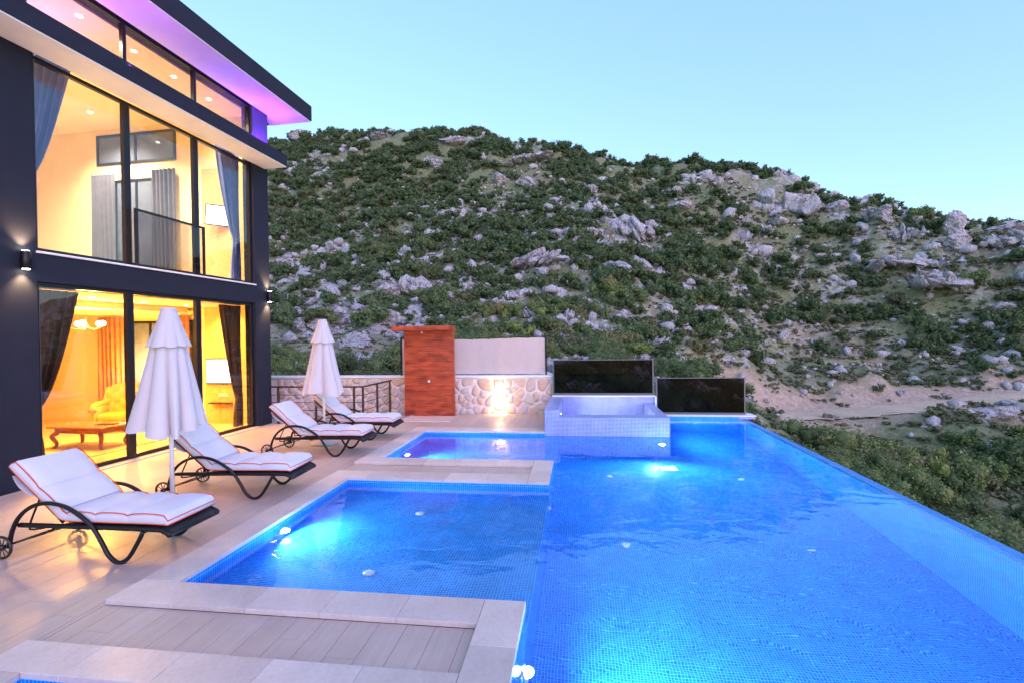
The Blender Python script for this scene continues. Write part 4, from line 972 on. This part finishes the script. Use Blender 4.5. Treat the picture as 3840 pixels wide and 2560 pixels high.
def flat_curtain(label, mm, x0, x1, z0, z1):
    t_ = vthing('curtain', label, 'curtain', (x0, YIN-.12, z0), 'curtains of the villa')
    k = MB(); k.grid(lambda i, j: (i*(x1-x0), .035*math.sin(i*2*PI*6+j)+.012*math.sin(i*29), j*(z1-z0)), 60, 6); k.build('drape', mm, t_, smooth=True)
flat_curtain('straight grey curtain left of the upper inner window', M['curtain_slate'], -4.85, -4.12, 3.36, 6.28); flat_curtain('straight grey curtain right of the upper inner window', M['curtain_slate'], -3.06, -2.36, 3.36, 6.30)
flat_curtain('amber brown curtain left of the ground floor inner window', M['curtain_amber'], -4.75, -3.95, .02, 2.66); flat_curtain('amber brown curtain right of the ground floor inner window', M['curtain_amber'], -2.75, -2.05, .02, 2.66)

# ------------------------------------------------------------------ lamps and furniture inside
LP = 1.1; LWARM = (1, .46, .075); LUP = (1, .76, .46)
def downlight(loc, label, power, col, grp):
    t_ = vthing('downlight', label, 'downlight', loc, grp)
    k = MB(); k.lathe([(.045, -.004), (.045, 0)], 16); k.build('lens', M['downlight'], t_)
    k = MB(); k.lathe([(.046, 0), (.062, 0), (.062, -.008), (.048, -.010)], 16, cap=False); k.build('ring', M['white_plastic'], t_, smooth=True)
    if power: lamp('downlight_lamp', 'SPOT', (0, 0, -.03), power*LP*(3.6 if loc[2] < 4 else (4.2 if loc[0] > -1 else 5.2)), col, t_, .04, (0, 0, -1), 135, .9)
gl = 'round downlights in the upper ceiling'
for (X, Y, lab, pw) in [(-8.15, 7.21, 'upper ceiling downlight behind the left clerestory pane', 26), (-8.15, 8.22, 'upper ceiling downlight in the middle clerestory pane, left', 26), (-8.15, 9.13, 'upper ceiling downlight in the middle clerestory pane, right', 26),
                        (-8.15, 10.1, 'upper ceiling downlight behind the right clerestory pane', 26), (-10.24, 9.21, 'upper ceiling downlight deep in the left tall pane, upper', 60), (-11.32, 10.22, 'upper ceiling downlight deep in the left tall pane, lower', 60), (-11.5, 6.5, 'upper ceiling downlight at the back left of the room', 60), (-9.9, 4.6, 'upper ceiling downlight near the left pier', 40)]:
    p = VM.inverted() @ Vector((X, Y, 7.456)); downlight((p.x, p.y, 7.456), lab, pw*1.0, LUP, gl)
gl = 'round downlights in the ground floor ceiling'
for (X, Y, lab, pw) in [(-8.74, 7.84, 'ground floor downlight above the left door', 30), (-8.81, 8.99, 'ground floor downlight above the middle door, left', 30), (-8.86, 10.15, 'ground floor downlight above the middle door, right', 30), (-8.4, 10.7, 'ground floor downlight beside the stone cladding', 22)]:
    p = VM.inverted() @ Vector((X, Y, 2.836)); downlight((p.x, p.y, 2.836), lab, pw*1.0, LWARM, gl)
ch = vthing('chandelier', 'brass chandelier with glowing globe bulbs behind the left door', 'chandelier', (-2.1, .45, 2.36))
k = MB(); k.tube([(0, 0, 0), (0, 0, .33)], .008, 6); k.lathe([(.02, -.03), (.05, 0), (.02, .04)], 12); k.build('stem', M['table_wood'], ch, smooth=True)
for i in range(5):
    a = i*2*PI/5+.4; c_, s_ = math.cos(a), math.sin(a); k = MB(); k.tube(catmull([(0, 0, 0), (c_*.15, s_*.15, -.07), (c_*.28, s_*.28, -.02)], 5), .008, 6); arm = k.build('arm', M['table_wood'], ch, smooth=True)
    k = MB(); k.lathe([(.001, -.055), (.04, -.04), (.055, 0), (.04, .04), (.001, .055)], 14); k.build('globe', M['warm_lamp'], arm, (c_*.28, s_*.28, .04), smooth=True)
lamp('chandelier_lamp', 'POINT', (0, 0, -.15), 160, LWARM, ch, .2)
fl_ = vthing('floor_lamp', 'small lit floor lamp with a paper shade behind the armchair', 'lamp', (-3.35, 2.5, 0))
k = MB(); k.lathe([(.12, 0), (.12, .02), (.015, .03), (.015, .95)], 14); k.build('stand', M['table_wood'], fl_, smooth=True)
k = MB(); k.lathe([(.10, .92), (.085, 1.2)], 18); k.build('shade', M['warm_lamp'], fl_, smooth=True); lamp('floor_lamp_bulb', 'POINT', (0, 0, 1.35), 60, LWARM, fl_, .08)
# coffee table with curved legs
ct = vthing('coffee_table', 'red brown coffee table with curved cabriole legs inside the left door', 'table', (-1.85, .30, .006))
k = MB(); k.box(-.62, .62, -.34, .34, .40, .435, .012); k.build('table_top', M['table_wood'], ct); k = MB(); k.box(-.52, .52, -.27, .27, .30, .398, .01); k.build('apron', M['table_wood'], ct)
for sx in (-1, 1):
    for sy in (-1, 1):
        k = MB(); k.tube(catmull([(sx*.48, sy*.23, .31), (sx*.56, sy*.28, .24), (sx*.50, sy*.24, .10), (sx*.53, sy*.26, .03), (sx*.58, sy*.28, .0)], 6), [.045-.022*q/24 for q in range(25)], 8); k.build('leg', M['table_wood'], ct, smooth=True)
k = MB(); k.box(-.1, .25, -.12, .06, 0, .018, .003); tag(k.build('magazine', M['black_plastic'], None, (VM @ Vector((-1.6, .35, .442)))[:], VROT+.3), 'dark magazine lying on the coffee table', 'magazine')
# tufted armchair
ac = vthing('armchair', 'amber tufted armchair with curved legs beyond the coffee table', 'armchair', (-2.9, 1.85, .006), rz=.5)
def pad(nm, fn, nu=24, nv=16):
    k = MB(); k.grid(fn, nu, nv); k.build(nm, M['armchair'], ac, smooth=True)
k = MB(); k.box(-.34, .34, -.36, .30, .24, .44, .05); k.build('seat', M['armchair'], ac, smooth=True)
k = MB(); k.grid(lambda i, j: ((i-.5)*.78*(1+.12*math.sin(j*PI)), .30+.10*j+.07*(abs(i-.5)*2)**2*-1+.02*math.sin(i*6*PI)*math.sin(j*5*PI), .40+.66*j*(1-.12*(abs(i-.5)*2)**2)), 24, 16)
k.grid(lambda i, j: ((.5-i)*.78*(1+.12*math.sin(j*PI)), .44+.08*j-.03*(abs(i-.5)*2)**2, .36+.72*j*(1-.12*(abs(i-.5)*2)**2)), 24, 16); k.build('backrest', M['armchair'], ac, smooth=True)
for sx in (-1, 1):
    k = MB(); k.tube(catmull([(sx*.37, .38, .66), (sx*.42, .1, .62), (sx*.42, -.22, .60), (sx*.40, -.36, .52)], 6), .075, 10); k.box(sx*.38-.05, sx*.38+.05, -.32, .34, .26, .60, .03); k.build('armrest', M['armchair'], ac, smooth=True)
    for sy in (-.3, .28): k = MB(); k.tube(catmull([(sx*.28, sy, .26), (sx*.33, sy, .17), (sx*.29, sy, .06), (sx*.32, sy*1.05, 0)], 5), [.035-.015*q/15 for q in range(16)], 8); k.build('leg', M['table_wood'], ac, smooth=True)
dc = vthing('dining_chair', 'curved back chair at the left end of the coffee table', 'chair', (-3.1, -.25, .006), rz=-1.2)
k = MB(); k.box(-.24, .24, -.24, .24, .42, .50, .03); k.build('seat', M['curtain_amber'], dc); k = MB(); k.tube(catmull([(-.22, .22, .48), (-.24, .27, .8), (-.12, .30, 1.0), (.12, .30, 1.0), (.24, .27, .8), (.22, .22, .48)], 6), .026, 8); k.build('back_frame', M['table_wood'], dc, smooth=True)
k = MB(); k.box(-.19, .19, .25, .29, .56, .94, .015); k.build('backrest', M['curtain_amber'], dc)
for sx in (-1, 1):
    for sy in (-1, 1): k = MB(); k.tube([(sx*.2, sy*.2, .43), (sx*.22, sy*.23, 0)], [.022, .014], 8); k.build('leg', M['table_wood'], dc, smooth=True)
rg = MB(); rg.box(-.95, .95, -.75, .75, 0, .012, .003); tag(rg.build('rug', M['rug'], None, (VM @ Vector((-1.9, .35, .007)))[:], VROT), 'patterned rug under the coffee table', 'rug')
# glowing screens and fittings on the clad wall
def wall_screen(name, label, cat, x0, x1, z0, z1, tilt=0, y=YIN-.08):
    t_ = vthing(name, label, cat, ((x0+x1)/2, y, (z0+z1)/2)); hw, hh = (x1-x0)/2, (z1-z0)/2; t_.rotation_euler[0] = tilt; t_.rotation_euler[1] = 0
    k = MB(); k.box(-hw, hw, -.02, .03, -hh, hh, .006); k.build('casing', M['black_plastic'], t_)
    k = MB(); k.box(-hw+.03, hw-.03, -.024, -.0205, -hh+.03, hh-.03); k.build('screen', M['screen_glow'], t_)
    k = MB(); k.box(-.08, .08, .03, .04+(YIN-.042-y-.04)*.4, -.08, .08); k.build('bracket', M['black_plastic'], t_); return t_
wall_screen('television', 'bright television on the stone clad ground floor wall', 'television', -1.62, -.72, .98, 1.60)
tv = wall_screen('television', 'tilted television with its reflection made as glow on the stone clad upper wall', 'television', -1.42, -.82, 4.80, 5.30, y=YIN-.16); tv.rotation_euler = (.12, .10, VROT+.35)  # emissive screen stands in for a white and blue reflection
k = MB(); k.box(-.28, .28, -.16, 0, 0, .03, .004); tag(k.build('wall_shelf', M['black_plastic'], None, (VM @ Vector((-1.2, YIN-.045, .50)))[:], VROT), 'small black shelf under the ground floor television', 'shelf')
k = MB(); k.box(-.13, .13, -.012, 0, 0, .08, .003); tag(k.build('socket_plate', M['white_plastic'], None, (VM @ Vector((-1.18, YIN-.042, .66)))[:], VROT), 'white socket plate on the stone clad ground floor wall', 'socket')
# ------------------------------------------------------------------ facade lamps and coloured roof lighting
def facade_lamp(y, z, label):
    t_ = vthing('facade_lamp', label, 'wall lamp', (.075, y, z), 'black cylinder lamps on the villa facade')
    k = MB(); k.lathe([(.048, -.125), (.055, -.12), (.055, .12), (.048, .125)], 18); k.build('cylinder', M['black_metal'], t_, smooth=True)
    k = MB(); k.box(-.073, -.02, -.03, .03, -.05, .05); k.build('bracket', M['black_metal'], t_)
    for s_ in (-1, 1):
        k = MB(); k.lathe([(.040, 0), (.040, .004)], 14); k.build('lens', M['downlight'], t_, (0, 0, s_*.127-.002)); lamp('facade_lamp_bulb', 'SPOT', (0, 0, s_*.14), 20, (1, .62, .30), t_, .03, (-.12, 0, s_), 95, .9)
facade_lamp(-2.13, 3.17, 'left black up and down lamp on the villa pier'); facade_lamp(3.03, 3.07, 'right black up and down lamp on the villa corner')
def strip_light(loc, ln, label, mm, power, col, dr=(.25, 0, 1)):
    t_ = vthing('strip_light', label, 'strip light', loc, 'coloured strip lights on the canopy')
    k = MB(); k.box(-.02, .02, -ln/2, ln/2, 0, .02, .003); k.build('channel', M['frame'], t_); k = MB(); k.box(-.014, .014, -ln/2+.01, ln/2-.01, .021, .026); k.build('diffuser', mm, t_)
    l_ = lamp('strip_lamp', 'AREA', (0, 0, .03), power, col, t_, (.04, ln), dr)
strip_light((.34, -1.0, 6.435), 5.2, 'violet strip light along the canopy top', M['led_violet'], 12, (.60, .14, 1.0))
strip_light((.12, 2.85, 6.435), .35, 'blue strip light at the far canopy end', M['led_violet'], 40, (.16, .03, 1.0), (-.4, 0, 1))

# ================================================================== SUN LOUNGERS (local +x = foot end, origin under the front leg)
ARM = [(-1.16, .10), (-1.13, .24), (-1.07, .36), (-.98, .45), (-.86, .51), (-.71, .53), (-.55, .505), (-.40, .43), (-.27, .33), (-.18, .20), (-.10, .07), (0, .012), (.10, .06), (.19, .19), (.255, .30)]
HW = .325
def make_lounger():
    t_ = thing('sun_lounger', 'x', 'sun lounger')
    for s_ in (-1, 1):
        k = MB(); k.tube(catmull([(x, s_*HW, z) for x, z in ARM], 5), .019, 8); k.build('arm_rail', M['black_metal'], t_, smooth=True)
        k = MB(); k.tube(catmull([(-1.08, s_*(HW-.03), .305), (-.6, s_*(HW-.03), .31), (.30, s_*(HW-.03), .315), (.44, s_*(HW-.03), .30), (.50, s_*(HW-.03), .265)], 5), .024, 8); k.build('side_rail', M['black_metal'], t_, smooth=True)
        k = MB(); k.tube([(-.64, s_*(HW-.06), .335), (-1.17, s_*(HW-.06), .80)], .014, 8); k.build('back_rail', M['black_metal'], t_, smooth=True)
        k = MB(); k.tube(catmull([(-.90, s_*(HW-.075), .565), (-1.0, s_*(HW-.075), .36), (-1.03, s_*(HW-.075), .27), (-.98, s_*(HW-.075), .25), (-.66, s_*(HW-.075), .31)], 4), .009, 6); k.build('back_prop', M['black_metal'], t_, smooth=True)
        k = MB(); k.tube([(-1.155, s_*(HW-.01), .13), (-.60, s_*(HW-.04), .30)], .009, 6); k.build('brace', M['black_metal'], t_, smooth=True)
        k = MB(); R_ = .098; k.tube([(R_*math.cos(a*PI/14), 0, R_*math.sin(a*PI/14)) for a in range(28)], .0125, 8, closed=True); wh = k.build('wheel', M['black_plastic'], t_, (-1.20, s_*(HW+.03), .1105), smooth=True)
        k = MB(); k.lathe([(.024, -.02), (.028, -.012), (.028, .012), (.024, .02)], 12, axis='y'); k.build('hub', M['black_plastic'], wh, smooth=True)
        for q in range(10): a = q*PI/5; k = MB(); k.tube([(.02*math.cos(a), 0, .02*math.sin(a)), (.092*math.cos(a), 0, .092*math.sin(a))], .005, 5); k.build('spoke', M['black_plastic'], wh)
    for nm, x, hw_, z, rr in (('axle', -1.20, HW+.03, .11, .009), ('cross_bar', -.62, HW-.04, .30, .01), ('cross_bar', .27, HW, .30, .012), ('cross_bar', .50, HW-.03, .265, .016)):
        k = MB(); k.tube([(x, -hw_, z), (x, hw_, z)], rr, 8); k.build(nm, M['black_metal'], t_, smooth=True)
    k = MB(); k.grid(lambda i, j: (-.64+i*1.13, (j-.5)*2*(HW-.02), .325-.018*math.sin(j*PI)-(.04 if i > .97 else 0)), 20, 8); k.build('seat_sling', M['sling'], t_, smooth=True)
    k = MB(); k.grid(lambda i, j: (-.64-i*.53, (j-.5)*2*(HW-.06), .335+i*.465), 8, 6); k.build('back_sling', M['sling'], t_, smooth=True)
    for s_ in (-1, 1): k = MB(); k.lathe([(.016, 0), (.016, .02)], 10, (0, s_*HW, -.004)); k.build('foot_pad', M['black_plastic'], t_)
    return t_
# cushion: a pad swept along the seat and up the backrest, tufted into boxes, with piping
PATH = catmull([(.47, .345), (.28, .348), (.0, .346), (-.3, .345), (-.55, .346), (-.655, .365), (-.72, .425), (-.92, .595), (-1.20, .845)], 10)
PATH = [Vector((p.x, p.y)) for p in PATH]
ACC = [0]
for a, b_ in zip(PATH, PATH[1:]): ACC.append(ACC[-1]+(b_-a).length)
TUFT = [.0, .40, .74, 1.05, 1.48, ACC[-1]]
def path_at(s_):
    s_ = max(0, min(ACC[-1]-1e-6, s_)); i = max(q for q in range(len(ACC)-1) if ACC[q] <= s_); f_ = (s_-ACC[i])/(ACC[i+1]-ACC[i]); p = PATH[i].lerp(PATH[i+1], f_)
    d_ = (PATH[min(i+1, len(PATH)-1)]-PATH[max(i-1, 0)]).normalized(); return p, Vector((-d_.y, d_.x)) if False else Vector((d_.y, -d_.x))
def make_cushion(seed):
    r_ = random.Random(seed); t_ = thing('lounger_cushion', 'x', 'cushion'); hw = .30
    def puff(s_):
        for a, b_ in zip(TUFT, TUFT[1:]):
            if a <= s_ <= b_: q = (s_-a)/(b_-a); return (4*q*(1-q))**.32
        return 0
    def pos(s_, y, hgt):      # hgt above the sling, along the normal
        p, n_ = path_at(s_)
        if n_.y < 0: n_ = -n_
        return (p.x+n_.x*hgt, y, p.y+n_.y*hgt)
    jit = [r_.uniform(.92, 1.08) for _ in range(8)]
    def thick(s_, yy): return (.082+.040*puff(s_))*(1-.10*abs(yy)**6)
    sec = []                 # closed outline of the section: (y in -1..1, which side)
    ns = 120; ring = []
    outl = [(-1, .12), (-1.0, .5), (-.985, .86), (-.90, .985), (-.6, 1.0), (-.2, 1.0), (.2, 1.0), (.6, 1.0), (.90, .985), (.985, .86), (1.0, .5), (1, .12), (.95, 0), (0, 0), (-.95, 0)]
    vs = []; m_ = len(outl)
    for i in range(ns+1):
        s_ = ACC[-1]*i/ns; e = min(1, min(s_, ACC[-1]-s_)/.03); pinch = 1-.03*(1-puff(s_))
        for (yy, hh) in outl:
            cen = 1-.30*(1-puff(s_))*(1-abs(yy)) if hh > .9 else 1
            vs.append(pos(s_, yy*hw*pinch, .006+hh*thick(s_, yy)*cen*(.62+.38*e**.5)))
    fs = [(i*m_+q, i*m_+(q+1) % m_, (i+1)*m_+(q+1) % m_, (i+1)*m_+q) for i in range(ns) for q in range(m_)]+[tuple(range(m_-1, -1, -1)), tuple(ns*m_+q for q in range(m_))]
    k = MB(); k.add(vs, fs); k.build('pad', M['cushion'], t_, smooth=True)
    for hh in (.93, .10):
        lp = []
        for i in range(0, ns+1, 2): s_ = ACC[-1]*i/ns; lp.append(pos(s_, -hw*1.0*(1-.03*(1-puff(s_))), .006+hh*thick(s_, 1)*(.62+.38*min(1, min(s_, ACC[-1]-s_)/.03)**.5)))
        rp = [(p[0], -p[1], p[2]) for p in reversed(lp)]
        k = MB(); k.tube([Vector(p) for p in lp+rp], .0052, 5, closed=True); k.build('piping', M['piping'], t_, smooth=True)
    # the cover flap hanging behind the head of the backrest
    k = MB(); k.grid(lambda i, j: (-1.16+.30*j*.72-.03*math.sin(j*PI), (i-.5)*2*hw*.97, .80-.30*j*.62-.035-.02*math.sin(i*7+j*3)), 14, 8); k.build('head_flap', M['cushion'], t_, smooth=True)
    return t_
lo, cu = make_lounger(), make_cushion(1)
SPOTS = [((-4.158, 4.255, 0), .0, 'nearest sun lounger, at the lower left of the terrace', 'white cushion with orange piping on the nearest lounger'),
         ((-4.115, 6.05, 0), .05, 'second sun lounger, behind the near closed parasol', 'white cushion with orange piping on the second lounger'),
         ((-4.18, 8.275, 0), .05, 'third sun lounger, in front of the far closed parasol', 'white cushion with orange piping on the third lounger'),
         ((-4.16, 9.645, 0), .04, 'farthest sun lounger, beside the stair railing', 'white cushion with orange piping on the farthest lounger')]
for i, (p, a, l1, l2) in enumerate(SPOTS):
    for src, lab, gp in ((lo, l1, 'sun loungers along the pool'), (cu, l2, 'white lounger cushions')):
        o_ = src if i == 0 else copy_tree(src); o_.location = p; o_.rotation_euler[2] = a; tag(o_, lab, None, gp)

# ================================================================== CLOSED PARASOLS
def parasol(loc, label, seed, rot):
    t_ = thing('closed_parasol', label, 'parasol', loc, rot, 'closed white parasols'); r_ = random.Random(seed)
    ph = [r_.uniform(-.25, .25) for _ in range(8)]; am = [r_.uniform(.7, 1.25) for _ in range(8)]
    def fold(th, q):         # eight hanging pleats with sharp inner creases, deeper towards the hem
        k_ = (th/(2*PI)*8+.35*math.sin(th+ph[0])) % 8; i = int(k_) % 8; f_ = k_-int(k_); return (abs(math.sin(f_*PI))**.55*am[i]-.62)*q
    def skirt(i, j):
        th = i*2*PI; q = 1-j; base = .155+.175*q; rr = base*(1+.60*fold(th, .35+.65*q)); z = .985+(2.02-.985)*j+.05*fold(th, 1)*q*-1+.04*math.sin(th*2+1)*q
        tw = .22*q*math.sin(3*th+ph[1]); return (rr*math.cos(th+tw), rr*math.sin(th+tw), z)
    k = MB(); k.grid(skirt, 192, 30); can = k.build('canopy', M['canvas'], t_, smooth=True)
    def cap(i, j):
        th = i*2*PI; q = 1-j; rr = (.078+.13*q**1.1)*(1+.20*fold(th+.1, q**1.3)+.04*q); z = 1.955+(2.385-1.955)*j-.022*fold(th+.1, 1)*q
        return (rr*math.cos(th), rr*math.sin(th), z)
    k = MB(); k.grid(cap, 128, 14); k.build('vent_cap', M['canvas'], can, smooth=True)
    k = MB(); k.lathe([(.078, 2.375), (.082, 2.382), (.08, 2.398), (.05, 2.404)], 24); k.build('top_disc', M['canvas'], t_, smooth=True)
    k = MB(); k.lathe([(.024, .06), (.024, 2.36)], 14); k.build('pole', M['pole'], t_, smooth=True)
    k = MB(); k.lathe([(.25, 0), (.25, .035), (.235, .05), (.06, .065), (.035, .075), (.035, .25), (.028, .26)], 28); k.build('base', M['pole_base'], t_, smooth=True)
parasol((-4.73, 5.16, 0), 'near closed white parasol between the first two loungers', 3, .3); parasol((-4.885, 8.93, 0), 'far closed white parasol between the last two loungers', 8, 1.0)
